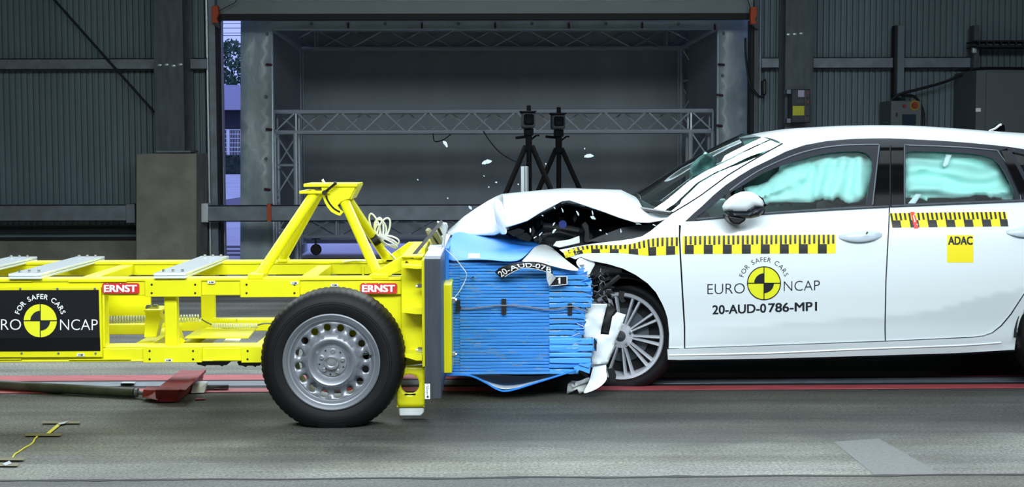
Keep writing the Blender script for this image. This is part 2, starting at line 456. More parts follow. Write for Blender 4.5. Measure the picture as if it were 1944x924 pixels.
b = B().box((gx0-.08, WY+.06, gz1+.3), (gx1+.08, WY+.2, 6)); tag(b.build('wall_back.002', 'sheet', smooth=0), kind='structure')
# low concrete base under the sheeting and its dark joint
b = B(); b.box((-8, WY-.06, 0), (P(400, 285, WY).x, WY+.05, P(100, 457, WY-.06).z)); tag(b.build('baseboard_left', 'concrete'), kind='structure')
b = B(); b.box((P(1440, 285, WY).x, WY-.06, 0), (9, WY+.05, P(100, 457, WY-.06).z)); tag(b.build('baseboard_right', 'concrete'), kind='structure')
b = B()
for y0, y1 in ((434, 440), (451, 456)): b.pbox(-300, y0, 258, y1, WY-.08, WY-.02)
tag(b.build('trim_3', 'blackw'), kind='structure')

# gate: sectional door panel with rubber seal, jambs
b = B(); b.pbox(412, -60, 1432, 26, WY-.02, WY+.06)
dr = tag(b.build('door_1', 'panelg', bevel=.004), kind='structure')
B().pbox(412, 26, 1432, 37, WY-.03, WY+.08).build('bottom_seal', 'blackw', dr)
b = B(); b.pbox(432, -2, 1420, 2, WY-.026, WY-.018); b.build('panel_joint', 'steel', dr)
b = B(); b.pbox(399, -60, 411, 545, WY-.1, WY+.1); b.mi(1).pbox(394, -60, 397, 545, WY-.13, WY-.05); b.mi(2).pbox(411, 37, 417, 545, WY-.06, WY+.12); b.mi(3).pbox(417, 37, 424, 545, WY+.1, WY+.2)
tag(b.build('trim_4', ['steel', 'alu', 'blackw', 'outw']), kind='structure')
b = B(); b.pbox(1431, -60, 1441, 545, WY-.1, WY+.1); b.mi(1).pbox(1441, -60, 1443.5, 545, WY-.13, WY-.05); b.mi(2).pbox(1424, 37, 1431, 545, WY-.06, WY+.12)
tag(b.build('trim_5', ['steeld', 'steel', 'blackw']), kind='structure')

# things on the back wall -------------------------------------------------
def column(name, x0, x1, Y, label, weld_y, zb=0):
    t = emp(name, (P((x0+x1)/2, 285, Y).x, Y, zb), label, 'column')
    b = B(); xa = P(x0, 285, Y).x; xb = P(x1, 285, Y).x
    b.box((xa, Y, zb), (xb, Y+.022, 6)); b.build('front_flange', 'steeld', t, bevel=.003)
    b = B().box(((xa+xb)/2-.012, Y+.022, zb), ((xa+xb)/2+.012, WY-.04, 6)); b.box((xa, WY-.05, zb), (xb+.02, WY-.03, 6)); b.build('web', 'steeld', t)
    b = B()
    for i in range(4 if x0 < 900 else 3):
        px = x0+8+i*(x1-x0-14)/3.2; b.ball(P(px, weld_y+random.uniform(-2, 2), Y-.001), .02, .004, .012, 8, 6)
    b.build('weld_mark', 'alu', t); return t
c1 = column('steel_column', 295, 351, 13.8, 'galvanised steel wall column standing on the concrete plinth at left', 124, P(320, 290, 13.6).z)
c2 = column('steel_column', 1489, 1542, 13.85, 'galvanised steel wall column right of the gate with a control box on it', 65)
b = B(); b.prism([(258, 293), (273, 291), (373, 291), (373, 590), (258, 590)], 13.55, WY-.03)
o = b.build('concrete_plinth', 'concrete', smooth=0, bevel=.012); tag(o, 'grey concrete plinth under the left steel column', 'plinth')
tag(B().pbox(296, 286, 362, 289.5, 13.75, 14.1).build('base_plate', 'steel', c1), None)
def rail(name, x0, y0, x1, y1, Y, label, cat, m='steel', lips=True):
    b = B(); b.pbox(x0, y0, x1, y1, Y, Y+.03)
    if lips: b.pbox(x0, y0, x1, y0+2.5, Y, Y+.1); b.pbox(x0, y1-2.5, x1, y1, Y, Y+.1)
    o = b.build(name, m, bevel=.003); return tag(o, label, cat)
rail('wall_rail', -300, 111, 294, 133, 14.05, 'horizontal galvanised wall rail left of the steel column at upper left', 'rail')
rail('wall_rail', 361, 110, 393, 132, 14.05, 'short stub of wall rail between left column and gate', 'rail')
rail('wall_rail', 1446, 109, 1479, 130, 14.05, 'short stub of wall rail between gate and right column', 'rail')
rail('wall_rail', 1544, 108, 1845, 130, 14.05, 'long horizontal wall rail right of the column with the control box', 'rail')
g = rail('guard_rail', -300, 389, 242, 421, 13.8, 'grey steel guard rail along the wall left of the plinth', 'guard rail')
B().pbox(239, 387, 256, 423, 13.78, 13.95).build('end_bracket', 'steel', g, bevel=.004)
g = rail('guard_rail', 392, 388, 1440, 419, 13.8, 'long grey steel guard rail crossing in front of the open gate', 'guard rail')
B().pbox(376, 386, 395, 422, 13.78, 13.95).build('end_bracket', 'alu', g, bevel=.004)
B().pbox(507, 387, 514, 420.5, 13.77, 13.91).build('strap', 'orange', g)
b = B(); b.ptube([(-90, -217, 14.02), (98, -6, 14.02), (293, 213, 14.02)], .012, 8); tag(b.build('brace_rod', 'blackw'), 'thin diagonal brace rod across the corrugated wall at upper left', 'rod')
for x, y, lab, cord in ((408, 30, 'orange strap buckle at the top of the left gate jamb', [(414, 22), (428, 14), (445, 6), (452, -4)]),
                  (1431, 32, 'orange strap buckle at the top of the right gate jamb', [(1425, 45), (1426, 20), (1418, -5)])):
    t = emp('strap_buckle', P(x, y, WY-.16), lab, 'buckle')
    b = B(); b.prism([(x-6, y-18), (x+5, y-20), (x+7, y-4), (x+3, y+4), (x+7, y+14), (x-6, y+14)], WY-.2, WY-.12); b.build('buckle', 'orange', t, bevel=.004)
    B().prism([(x-3, y+13), (x+8, y+13), (x+9, y+24), (x+3, y+21)], WY-.2, WY-.13).build('hook', 'black', t)
    B().ptube([(px, py, WY-.12) for px, py in cord], .004, 6).build('cord', 'black', t)
b = B(); b.ptube(smooth_line([(1415, 72, 14.05), (1416, 110, 14.05), (1423, 155, 14.05), (1436, 178, 14.05), (1447, 184, 14.05), (1451, 172, 14.05), (1452, 150, 14.05)]), .011, 8)
t = tag(b.build('hanging_cable', 'black'), 'black cable hanging in a loop beside the right gate jamb', 'cable')
B().pbox(1448, 152, 1455, 180, 14.0, 14.1).build('cable_hook', 'black', t, bevel=.01)

# control box on the column
t = emp('control_box', P(1520, 233, 13.7), 'dark control box with yellow note on the right steel column', 'control box')
B().pbox(1503, 169, 1538, 233, 13.66, 13.85).build('housing', 'trim', t, bevel=.006)
B().pbox(1527, 172, 1537, 230, 13.65, 13.66).build('switch_strip', 'grey', t)
B().pbox(1505, 201, 1527, 219, 13.652, 13.66).build('note', mat('yellow note', rgb(190, 190, 50), .7), t)
B().pbox(1515, 171, 1527, 184, 13.652, 13.66).build('label_sheet', 'outw', t)
for (x, y, m_) in ((1533, 177, 'red2'), (1533, 193, 'red2'), (1533, 186, 'black'), (1533, 199, 'black'), (1533, 220, 'black')):
    b = B(); c = P(x, y, 13.65); b.lathe([(0, -.012), (.011, -.012), (.011, 0)], c, 12); b.build('push_button', m_, t)
for (x, y) in ((1496, 174), (1496, 229)):
    b = B(); b.pbox(x-2, y-4, x+8, y+4, 13.7, 13.85); b.build('mounting_lug', 'steel', t)
b = B(); b.prism([(1512, 189), (1524, 189), (1526, 192), (1524, 196), (1512, 196), (1509, 192)], 13.65, 13.66); b.build('handle_recess', 'grey', t)
# vertical strut + control panel + cable + cabinet on the right wall
b = B(); b.pbox(1704, 48, 1717, 185, 13.95, 14.1); b.mi(1).pbox(1698, 48, 1703, 185, 13.99, 14.1)
tag(b.build('mounting_strut', ['sheet', 'blackw'], bevel=.003), 'vertical steel strut above the wall control panel', 'strut')
t = emp('operator_terminal', P(1720, 260, 13.8), 'grey wall control panel with emergency stop, behind the car roof', 'control panel')
B().pbox(1691, 191, 1749, 300, 13.75, 14.15).build('housing', 'cab', t, bevel=.008)
B().pbox(1713, 217, 1739, 238, 13.74, 13.75).build('display', 'screen', t)
for x, y, r, m_ in ((1716, 201, .016, 'red2'), (1736, 200, .03, 'red2')):
    b = B(); c = P(x, y, 13.75); b.lathe([(0, -.03), (r*.9, -.03), (r, -.015), (r*.6, -.012), (r*.6, 0)], c, 16); b.build('push_button', m_, t)
b = B(); b.lathe([(0, -.004), (.05, -.004), (.05, 0)], P(1736, 200, 13.75), 20); b.build('stop_collar', 'ylw', t)
B().pbox(1701, 214, 1704, 222, 13.745, 13.75).build('key_slot', 'black', t)
b = B(); b.ptube(smooth_line([(1693, 190, 13.9), (1708, 179, 13.9), (1745, 169, 13.9), (1792, 156, 13.9), (1835, 138, 13.9), (1862, 130, 13.9), (1950, 130, 13.9), (2050, 131, 13.9)]), .014, 8)
b.ptube(smooth_line([(1712, 181, 13.92), (1735, 183, 13.92), (1748, 200, 13.92), (1754, 225, 13.92), (1750, 262, 13.92)]), .014, 8)
tag(b.build('wall_cable', 'black'), 'thick black cable sagging from the cabinet to the wall control panel', 'cable')
t = emp('switch_cabinet', P(1900, 300, 13.5), 'tall grey switch cabinet against the wall at far right', 'cabinet')
B().pbox(1850, 133, 2080, 560, 13.5, 14.15).build('body', 'cab', t, bevel=.006)
B().pbox(1869, 137, 2070, 560, 13.485, 13.5).build('door', 'cab', t, bevel=.004)
B().pbox(1853, 205, 1862, 212, 13.48, 13.5).build('hinge', 'signw', t)
t = emp('wall_post', P(1849, 285, 13.95), 'narrow steel post behind the switch cabinet with a pale fitting', 'post')
B().pbox(1845, 48, 1855, 560, 13.95, 14.1).build('post', 'steeld', t); B().pbox(1847, 89, 1855, 101, 13.9, 13.95).build('fitting', 'alu', t, bevel=.008)
b = B(); b.pbox(1854, 76, 2080, 79, 13.8, 14.1); b.pbox(1854, 86, 2080, 89, 13.8, 14.1)
for i in range(16): b.pbox(1858+i*14, 79, 1861+i*14, 86, 13.8, 13.83)
tag(b.build('cable_tray', 'blackw'), 'dark cable tray along the wall above the switch cabinet', 'tray')

# ================================================================== OUTSIDE
tag(B().box((-60, WY+.25, -.2), (60, 130, -.001)).build('ground', 'outg'), kind='structure')
o = B().pbox(300, 161, 700, 208, 96, 106).build('building', 'outw', smooth=0); tag(o, 'pale flat-fronted building seen through the gap beside the gate', 'building')
B().pbox(300, 208, 700, 330, 97, 105).build('dark_ground_floor', 'outd', o)
b = B(); rr = random.Random(3)
c0 = P(440, 124, 109)
for i in range(1500):
    a = rr.uniform(0, 2*PI); u = rr.uniform(-1, 1); q = math.sqrt(1-u*u); r = rr.uniform(.3, 1)**.5
    p = c0+Vector((q*math.cos(a)*1.9*r, q*math.sin(a)*1.5*r, u*2.0*r)); s = rr.uniform(.08, .22)
    d1 = Vector((rr.gauss(0, 1), rr.gauss(0, 1), rr.gauss(0, 1))).normalized(); d2 = d1.orthogonal().normalized()
    b.add([p-d1*s, p+d2*s*.6, p+d1*s, p-d2*s*.6], [(0, 1, 2, 3)])
t = emp('tree', (c0.x, 109, 0), 'leafy tree above the pale building outside the gate', 'tree')
b.build('foliage', 'leaf', t, smooth=0); B().tube([(c0.x, 109, 0), (c0.x, 109, c0.z)], .2, 8, r2=.06).build('trunk', 'blackw', t)
b = B()
for i in range(60):
    x = P(400, 270, 84).x+i*.09; b.box((x, 84, P(430, 296, 84).z), (x+.02, 84.02, P(430, 246, 84).z))
z0 = P(430, 296, 84).z; z1 = P(430, 246, 84).z
for k in range(7): z = z0+(z1-z0)*k/6; b.box((P(400, 270, 84).x, 84, z-.02), (P(400, 270, 84).x+5.4, 84.03, z+.02))
b.box((P(427, 0, 84).x, 83.95, 0), (P(431, 0, 84).x, 84.05, z1))
tag(b.build('mesh_fence', 'signw', smooth=0), 'white wire mesh fence above the hedge outside', 'fence')
b = B(); x0 = P(400, 300, 82).x; x1 = P(520, 300, 82).x; zt = P(430, 295, 82).z
vs = []; nx, nz_ = 40, 8
for j in range(nz_+1):
    for i in range(nx+1):
        x = x0+(x1-x0)*i/nx; z = zt*j/nz_; vs.append((x, 82+.25*mnoise.noise((x*3, z*3, 1)), z+(.12*mnoise.noise((x*4, z*4, 2)) if j == nz_ else 0)))
n = len(vs); vs += [(v[0], 83.2, v[2]) for v in vs]
b.add(vs, [(j*(nx+1)+i, j*(nx+1)+i+1, (j+1)*(nx+1)+i+1, (j+1)*(nx+1)+i) for j in range(nz_) for i in range(nx)])
b.add([vs[nz_*(nx+1)+i] for i in range(nx+1)]+[vs[n+nz_*(nx+1)+i] for i in range(nx+1)], [(i, i+1, nx+2+i, nx+1+i) for i in range(nx)])
tag(b.build('hedge', 'leafd', smooth=0), 'low clipped dark hedge below the mesh fence outside', 'hedge')
for k, (y0, y1) in enumerate(((45, 44.5), (53.5, 53), (63, 62), (68, 67))):
    b = B(); b.ptube([(380, y0, 90), (560, y1, 90)], .02, 5); tag(b.build('power_line', 'outd'), ('topmost', 'second from top', 'third from top', 'lowest')[k]+' of the thin overhead wires in the sky beside the gate', 'wire')
b = B(); b.add([ground(418, 412, .002), ground(470, 408, .002), ground(470, 372, .002), ground(418, 380, .002)], [(0, 1, 2, 3)])
tag(b.build('trim_6', mat('darker asphalt', rgb(96, 94, 112), .9), smooth=0), kind='structure')
b = B()
for y in (466, 474, 481): b.add([ground(424, y, .003), ground(470, y, .003), ground(470, y+4, .003), ground(424, y+4, .003)], [(0, 1, 2, 3)])
tag(b.build('trim_7', 'outd', smooth=0), kind='structure')

# ================================================================== TRUSS FRAME AND TARPAULINS
FY, BY, MY = 14.85, 18.0, 15.25
def truss(parent, p0, p1, hv, dv, r=.021, step=.42):
    p0 = Vector(p0); p1 = Vector(p1); hv = Vector(hv); dv = Vector(dv); b = B()
    for o_ in (Vector((0, 0, 0)), hv, dv, hv+dv): b.tube([p0+o_, p1+o_], r, 8)
    o = b.build('truss_beam', 'truss', parent)
    L = (p1-p0).length; n = max(2, round(L/step)); l = B()
    for k, base in enumerate((Vector((0, 0, 0)), dv)):
        for i in range(n):
            a = p0+(p1-p0)*(i/n)+base; c = p0+(p1-p0)*((i+1)/n)+base
            if (i+k) % 2 == 0: l.tube([a, c+hv], .0095, 5)
            else: l.tube([a+hv, c], .0095, 5)
    for i in range(n+1):
        a = p0+(p1-p0)*(i/n)
        if i in (0, 1, n-1, n):
            l.tube([a, a+hv], .012, 5); l.tube([a+dv, a+dv+hv], .012, 5)
        l.tube([a, a+dv], .008, 5); l.tube([a+hv, a+hv+dv], .008, 5)
    l.build('lacing', 'truss', o)
base = P(940, 285, 16.5); base.z = 0
tf = emp('truss_booth', base, 'tall aluminium truss frame standing behind the open gate', 'truss frame')
TD = (0, .24, 0)
fl = P(517, 285, FY).x; fr = P(1364, 285, FY).x; ft = P(940, 53, FY).z
b = B(); b.tube([(fl, FY, 0), (fl, FY, ft)], .025, 10); b.tube([(fr, FY, 0), (fr, FY, ft)], .025, 10); b.tube([(fl, FY, ft), (fr, FY, ft)], .025, 10)
b.build('outer_tube', 'truss', tf)
# back portal
zt1 = P(940, 55, BY).z; zt0 = P(940, 91, BY).z
xl0 = P(534, 285, BY).x; xl1 = P(571, 285, BY).x; xr0 = P(1293, 285, BY).x; xr1 = P(1331, 285, BY).x
truss(tf, (xl0, BY, zt0), (xr1, BY, zt0), (0, 0, zt1-zt0), TD)
truss(tf, (xl0, BY, .14), (xl0, BY, zt0), (xl1-xl0, 0, 0), TD); truss(tf, (xr0, BY, .14), (xr0, BY, zt0), (xr1-xr0, 0, 0), TD)
zl = P(940, 448, BY).z; truss(tf, (xl1, BY, zl), (xr0, BY, zl), (0, 0, .25), TD)
# middle portal
ma = P(940, 211, MY).z; mb = P(940, 250, MY).z; ml0 = P(521, 285, MY).x; ml1 = P(561, 285, MY).x; mr0 = P(1311, 285, MY).x; mr1 = P(1353, 285, MY).x
truss(tf, (ml0, MY, mb), (mr1, MY, mb), (0, 0, ma-mb), TD, .024, .235)
truss(tf, (ml0, MY, .12), (ml0, MY, mb), (ml1-ml0, 0, 0), TD, .024, .33); truss(tf, (mr0, MY, .12), (mr0, MY, mb), (mr1-mr0, 0, 0), TD, .024, .33)
b = B(); b.tube([(fl, FY, ft), (xl1, BY, zt0)], .025, 10); b.build('side_tube', 'truss', tf); b = B(); b.tube([(fr, FY, ft), (xr0, BY, zt0)], .025, 10); b.build('side_tube', 'truss', tf)
for px in (600, 1260):
    c = P(px, 470, BY+.1); c.z = .07; b = B()
    b.lathe([(0, -.02), (.06, -.02), (.07, -.012), (.07, .012), (.06, .02), (0, .02)], c, 20); b.box((c.x-.012, c.y-.04, .07), (c.x+.012, c.y-.03, .2)); b.box((c.x-.05, c.y-.05, .2), (c.x+.05, c.y+.05, .215)); b.build('caster', 'black', tf)
for xx in (ml0+.12, mr0+.12): B().box((xx-.15, MY-.05, 0), (xx+.15, MY+.3, .12)).build('foot', 'black', tf)
# tarpaulins
out = [(457, 30), (1422, 30), (1422, 575), (1364, 575), (1364, 54), (516, 54), (516, 575), (456, 575)]
def tarp_lift(Y, amp): return lambda px, py: P(px, py, Y)+Vector((0, amp*min(1, edist((px, py), out)/22)*mnoise.noise((px*.03, py*.012, Y)), 0))
t = panel('tarpaulin', out, 'tarp', None, tarp_lift(FY-.06, .05), 18, solid=.004); tag(t, 'grey vinyl tarpaulin border around the truss opening', 'tarpaulin')
hookm = mat('dark red rubber', rgb(70, 26, 26), .6)
for px, py in ((511, 122), (511, 245), (508, 359), (1366, 238), (1370, 122), (1367, 180), (661, 47), (801, 47), (940, 47), (1080, 47), (1219, 47), (1357, 50)):
    v = py < 60; b = B()
    b.ptube([(px-(0 if v else 6), py-(4 if v else 0), FY-.12), (px+(0 if v else 5), py+(6 if v else 1), FY-.08)], .012, 6); b.build('bungee_hook', hookm, t)

for px, py in ((507, 64), (505, 183), (505, 301), (591, 45), (731, 45), (870, 45), (1010, 45), (1150, 45), (1288, 46), (1374, 63), (1372, 143)):
    b = B(); b.lathe([(.006, -.012), (.014, -.012), (.016, 0)], P(px, py, FY-.11), 10); b.build('eyelet', 'steeld', t)
def clo(px, py): return P(px, py, BY+.32)+Vector((0, .05*mnoise.noise((px*.012, py*.004, 9))+.03*mnoise.noise((px*.04, py*.02, 3)), 0))
t = panel('backdrop_cloth', [(500, 20), (1360, 20), (1360, 462), (500, 462)], 'cloth', None, clo, 16, solid=.004)
tag(t, 'dark grey backdrop cloth closing the back of the truss frame', 'cloth')
zc = 2.95
for nm, q, lab in (('cover_cloth', [(fl-.1, FY, zc), (fr+.1, FY, zc), (fr+.1, BY+.5, zc), (fl-.1, BY+.5, zc)], 'dark cloth roof over the truss frame'),
               ('cover_cloth', [(fl-.12, FY, .02), (fl-.12, BY+.5, .02), (fl-.12, BY+.5, zc), (fl-.12, FY, zc)], 'dark cloth side on the left of the truss frame'),
               ('cover_cloth', [(fr+.12, FY, .02), (fr+.12, BY+.5, .02), (fr+.12, BY+.5, zc), (fr+.12, FY, zc)], 'dark cloth side on the right of the truss frame')):
    b = B(); b.add(q, [(0, 1, 2, 3)]); o = b.build(nm, 'cloth', smooth=0, solid=.006); tag(o, lab, 'cloth')
B_ = B(); B_.box((fl-.1, FY-.3, .0), (fr+.1, BY-.6, .012)); tag(B_.build('trim_8', 'blackw'), kind='structure')

# high-speed cameras on tripods
def tripod_camera(cx, top, bot, apex, halfw, Y, lab, tlab):
    t = emp('tripod', (P(cx, apex, Y).x, Y, 0), tlab, 'tripod')
    a = P(cx, apex, Y); k = 1.25
    B().tube([(a.x, Y, .35), (a.x, Y, P(cx, bot+2, Y).z)], .022, 10).build('centre_column', 'matte', t)
    for dx, dy in ((-.62, -.25), (.62, -.25), (.02, .6)):
        b = B(); f = Vector((a.x+dx, Y+dy, .02)); m = a+(f-a)*.5
        b.tube([a+Vector((dx*.04, 0, 0)), m], .022, 8); b.tube([m, f], .015, 8); b.ball(f, .025, .025, .02, 8, 6); b.build('leg', 'matte', t)
        b = B(); b.tube([a+(f-a)*.55, (a.x, Y, a.z-(a.z)*.42)], .007, 6); b.build('spreader', 'matte', t)
    b = B(); b.pbox(cx-9, bot+1, cx+9, bot+14, Y-.05, Y+.06); b.pbox(cx-6, bot+14, cx+6, apex+8, Y-.03, Y+.04); b.build('pan_head', 'matte', t, bevel=.006)
    B().ptube([(cx-4, bot+16, Y-.02), (cx-24, bot+20+random.uniform(-6, 3), Y-.1)], .012, 8).build('pan_handle', 'matte', t)
    B().ptube([(cx+4, bot+22, Y), (cx+14, bot+14, Y-.05), (cx+20, bot+14, Y-.05)], .008, 8).build('lock_lever', 'matte', t)
    c = emp('camera_housing', P(cx, bot, Y), lab, 'camera')
    b = B(); b.pbox(cx-13, top, cx+12, bot, Y-.12, Y+.25); b.build('housing', 'grey', c, bevel=.018)
    b = B(); o_ = P(cx, (top+bot)/2, Y-.122)
    b.prism([(cx-9.5, top+7), (cx-7, top+4.5), (cx+7, top+4.5), (cx+9.5, top+7), (cx+9.5, bot-8), (cx+7, bot-5.5), (cx-7, bot-5.5), (cx-9.5, bot-8)], Y-.128, Y-.11); b.build('lens_window', 'blackg', c)
    b = B(); b.lathe([(.0, .0), (.026, -.012), (.03, -.014), (.032, 0)], (o_.x, Y-.128, o_.z), 20); b.build('lens', 'matte', c)
    b = B(); b.pbox(cx-4, top-13, cx+4, top, Y-.02, Y+.03); b.prism([(cx-18, top-2), (cx+16, top-2), (cx+12, top+2), (cx-14, top+2)], Y-.14, Y+.1); b.build('top_grip', 'matte', c, bevel=.008)
tripod_camera(1004, 212, 243, 277, 42, 11.9, 'left of the two grey square-fronted cameras', 'black tripod under the left camera')
tripod_camera(1061, 216, 245, 282, 38, 13.1, 'right of the two grey square-fronted cameras', 'black tripod under the right camera')
b = B(); x0 = P(989, 340, 11.2).x; x1 = P(1003, 340, 11.2).x; zt = P(996, 316, 11.2).z
b.box((x0, 11.2, 0), (x1, 11.27, zt)); b.mi(1).box((x0+.028, 11.195, 0), (x0+.034, 11.2, zt)).box((x1-.012, 11.195, 0), (x1-.006, 11.2, zt)); b.box((x0-.1, 11.15, 0), (x1+.1, 11.35, .02))
tag(b.build('profile_post', ['alu', 'black'], bevel=.002), 'short aluminium profile post in front of the tripods', 'post')
b = B(); b.ptube(smooth_line([(918, 249, 15.2), (930, 268, 14.6), (950, 290, 13.6), (975, 305, 12.6), (990, 309, 12.0)]), .006, 6)
tag(b.build('signal_cable', 'black'), 'thin black cable drooping from the truss to the left tripod', 'cable')
b = B(); b.ptube(smooth_line([(822, 253, 15.1), (825, 268, 15.1), (840, 266, 15.1), (856, 255, 15.1)]), .006, 6)
tag(b.build('truss_cable', 'black'), 'small black cable loop under the middle truss', 'cable')

# ================================================================== FLOOR THINGS
M['railred'] = mat('worn red rail paint', rgb(160, 70, 76), .5, var=.25, vscale=8, stretch=(.6, 3, 1))
b = B()
def gy(py): return ground(450, py).y
x0, x1 = -7.9, 8.9
b.box((x0, gy(722), 0), (x1, gy(712), .004)); b.box((x0, gy(745), 0), (x1, gy(737.5), .004))
b.mi(1).box((x0, gy(733), 0), (x1, gy(724.5), .004)); b.mi(2).box((x0, gy(745.5), 0), (x1, gy(711.5), .002))
tag(b.build('guide_rail', ['railred', 'steel', 'dark'], smooth=0), 'red and steel guide rail set in the floor under trolley and car', 'rail')
t = emp('tow_shoe', ground(330, 762), 'red steel tow shoe lying on the guide rail under the trolley', 'tow shoe')
def g3(px, py, z): return ground(px, py, z)
b = B(); b.hull8([g3(296, 763, .006), g3(335, 763, .006), g3(340, 739.5, .075), g3(294, 739.5, .075)], [g3(346, 727, .006), g3(384, 727, .006), g3(388, 703, .075), g3(341, 702, .075)])
b.build('body', 'redp', t, smooth=0, bevel=.004)
b = B(); b.hull8([g3(340, 744, .062), g3(352, 742, .062), g3(352, 740, .08), g3(341, 739, .08)], [g3(380, 708, .062), g3(391, 706, .062), g3(391, 701, .08), g3(383, 701, .08)]); b.build('side_bar', 'redp', t, smooth=0)
b = B(); b.hull8([g3(270, 754, .02), g3(300, 760, .02), g3(300, 740, .06), g3(272, 739, .06)], [g3(276, 749, .02), g3(306, 750, .02), g3(306, 733, .06), g3(278, 733, .06)]); b.build('fork', 'redp', t, smooth=0, bevel=.003)
b = B(); b.hull8([g3(362, 746, .006), g3(388, 745, .006), g3(393, 727, .05), g3(366, 727, .05)], [g3(368, 741, .006), g3(392, 740, .006), g3(395, 723, .05), g3(370, 723, .05)]); b.build('bracket', 'alu', t, smooth=0, bevel=.003)
b = B(); b.hull8([g3(384, 738, .012), g3(434, 737, .012), g3(434, 731, .03), g3(384, 731, .03)], [g3(384, 735, .012), g3(434, 734, .012), g3(434, 729, .03), g3(384, 729, .03)]); b.build('slide_bar', 'steeld', t, smooth=0)
for q in ((229, 730, 255, 726),):
    b = B(); b.hull8([g3(q[0], q[1], .005), g3(q[2], q[1], .005), g3(q[2], q[1]-3, .02), g3(q[0], q[1]-3, .02)], [g3(q[0]+4, q[3], .005), g3(q[2]+2, q[3], .005), g3(q[2]+2, q[3]-2, .02), g3(q[0]+4, q[3]-2, .02)])
    tag(b.build('rail_clamp', 'alu', smooth=0), 'small steel clamp on the guide rail beside the tow shoe', 'clamp')
b = B(); zc_ = .03
b.tube([g3(-260, 718, zc_), g3(-60, 724, zc_), g3(0, 730, zc_), g3(90, 736, zc_), g3(180, 741, zc_), g3(256, 745, zc_)], .027, 14)
t = tag(b.build('towing_hose', 'hosek'), 'thick dark towing rod lying on the floor behind the red tow shoe', 'rod')
b = B(); b.tube([g3(256, 745, .03), g3(262, 745, .03)], .024, 14); b.tube([g3(262, 745, .03), g3(287, 747, .035)], .011, 10); b.build('rod_end', 'steel', t)
b = B(); b.add([g3(x, y, .004) for x, y in ((371, 757), (390, 756.5), (390, 758), (371, 759))], [(0, 1, 2, 3)]); tag(b.build('metal_strip', 'redp', smooth=0, solid=.003), 'thin reddish metal strip on the floor right of the tow shoe', 'strip')
# taped yellow cord
b = B(); b.tube([g3(x, y, .004) for x, y in smooth_line([(82, 826), (74, 826), (66, 833), (63, 839), (56, 845), (47, 849.5), (36, 857), (28, 862), (24, 868), (15, 873)])], .004, 6)
b.add([g3(x, y, .006) for x, y in ((113, 801), (120, 802), (93, 824), (84, 825))], [(0, 1, 2, 3)])
t = tag(b.build('yellow_cord', mat('yellow cord', rgb(196, 184, 56), .6), smooth=30), 'yellow cord taped to the floor at lower left', 'cord')
for x0_, x1_, y0_, y1_, lab in ((80, 153, 799.5, 803.5, 'brown tape strip over the upper end of the yellow cord'), (47, 117, 822.5, 827, 'brown tape strip across the middle of the yellow cord'),
                      (-12, 47, 868, 873.5, 'brown tape strip at the lower end of the yellow cord'), (-8, 36, 878.5, 884, 'brown tape strip nearest the bottom left corner')):
    b = B(); b.add([g3(x0_+2, y0_, .0075), g3(x1_, y0_, .0075), g3(x1_-2, y1_, .0075), g3(x0_, y1_, .0075)], [(0, 1, 2, 3)]); tag(b.build('tape_strip', 'tape', smooth=0, solid=.001), lab, 'tape')
b = B()
for q in (((112, 803), (131, 799), (122, 804), (110, 806)), ((4, 880), (18, 874), (22, 879), (10, 883))):
    b.add([g3(x, y, .01) for x, y in q], [(0, 1, 2, 3)])
    tag(b.build('foil_scrap', 'bare', smooth=0, solid=.002), 'crumpled pale scrap on the '+('upper tape strip by the yellow cord' if q[0][0] > 50 else 'lowest tape strips by the yellow cord'), 'scrap'); b = B()
# ================================================================== TROLLEY
TY, TF = 7.0, 8.03                                            # near and far frame planes
tr = emp('crash_trolley', (P(400, 600, 7.5).x, 7.5, 0), 'bright yellow impact trolley on wheels facing the white car', 'trolley')
def tb(name, boxes, m='yellow', bevel=.004, lab=None, parent=None):
    b = B()
    for x0, y0, x1, y1, Y0, Y1 in boxes: b.pbox(x0, y0, x1, y1, Y0, Y1)
    o = b.build(name, m, parent or tr, bevel=bevel)
    if lab: o['label'] = lab
    return o
XL = -620
# near side
tb('side_beam', [(XL, 535, 762, 562, TY, TY+.1), (XL, 529, 762, 535, TY-.008, TY+.11)])
lb = tb('side_beam', [(XL, 662, 520, 687, TY, TY+.1), (XL, 658, 520, 662, TY+.005, TY+.11), (XL, 684, 520, 688, TY-.004, TY+.1)])
for q in [(-200, 533.5, 60, 535, TY-.012, TY), (130, 533.5, 240, 535, TY-.012, TY), (-200, 681, 40, 683, TY-.012, TY), (130, 681, 248, 683, TY-.012, TY), (405, 682, 458, 684, TY-.008, TY)]: tb('beam_edge', [q], bevel=0)
for x0, y0, x1, y1 in ((275, 532, 382, 563), (456, 532, 569, 564), (271, 658, 383, 688), (458, 658, 560, 688)):
    s = tb('splice_plate', [(x0, y0, x1, y1, TY-.014, TY)], bevel=.002)
    for px in ((x0+13, x0+95.5) if x1 < 400 else ((x0+12, x0+103) if y0 < 600 else (x0+12,))):
        for py in ((y0+8, y0+24) if y0 < 600 else (y0+8, y0+23.5)):
            b = B(); b.lathe([(0, -.001), (.0052, -.001), (.0052, .0)], P(px, py, TY-.0155), 12); b.build('bolt_hole', 'dark', s, bevel=0)
tb('upright', [(312, 563, 336, 658, TY+.03, TY+.09)], bevel=.006); tb('upright', [(193, 560, 199, 660, TY, TY+.08)])
for px in (-170, -420): tb('upright', [(px, 563, px+24, 658, TY+.03, TY+.09)], bevel=.006)
b = B(); b.mi(0)
tb('hose_plate', [(199, 556, 286, 600, 7.45, 7.47)], bevel=.002)
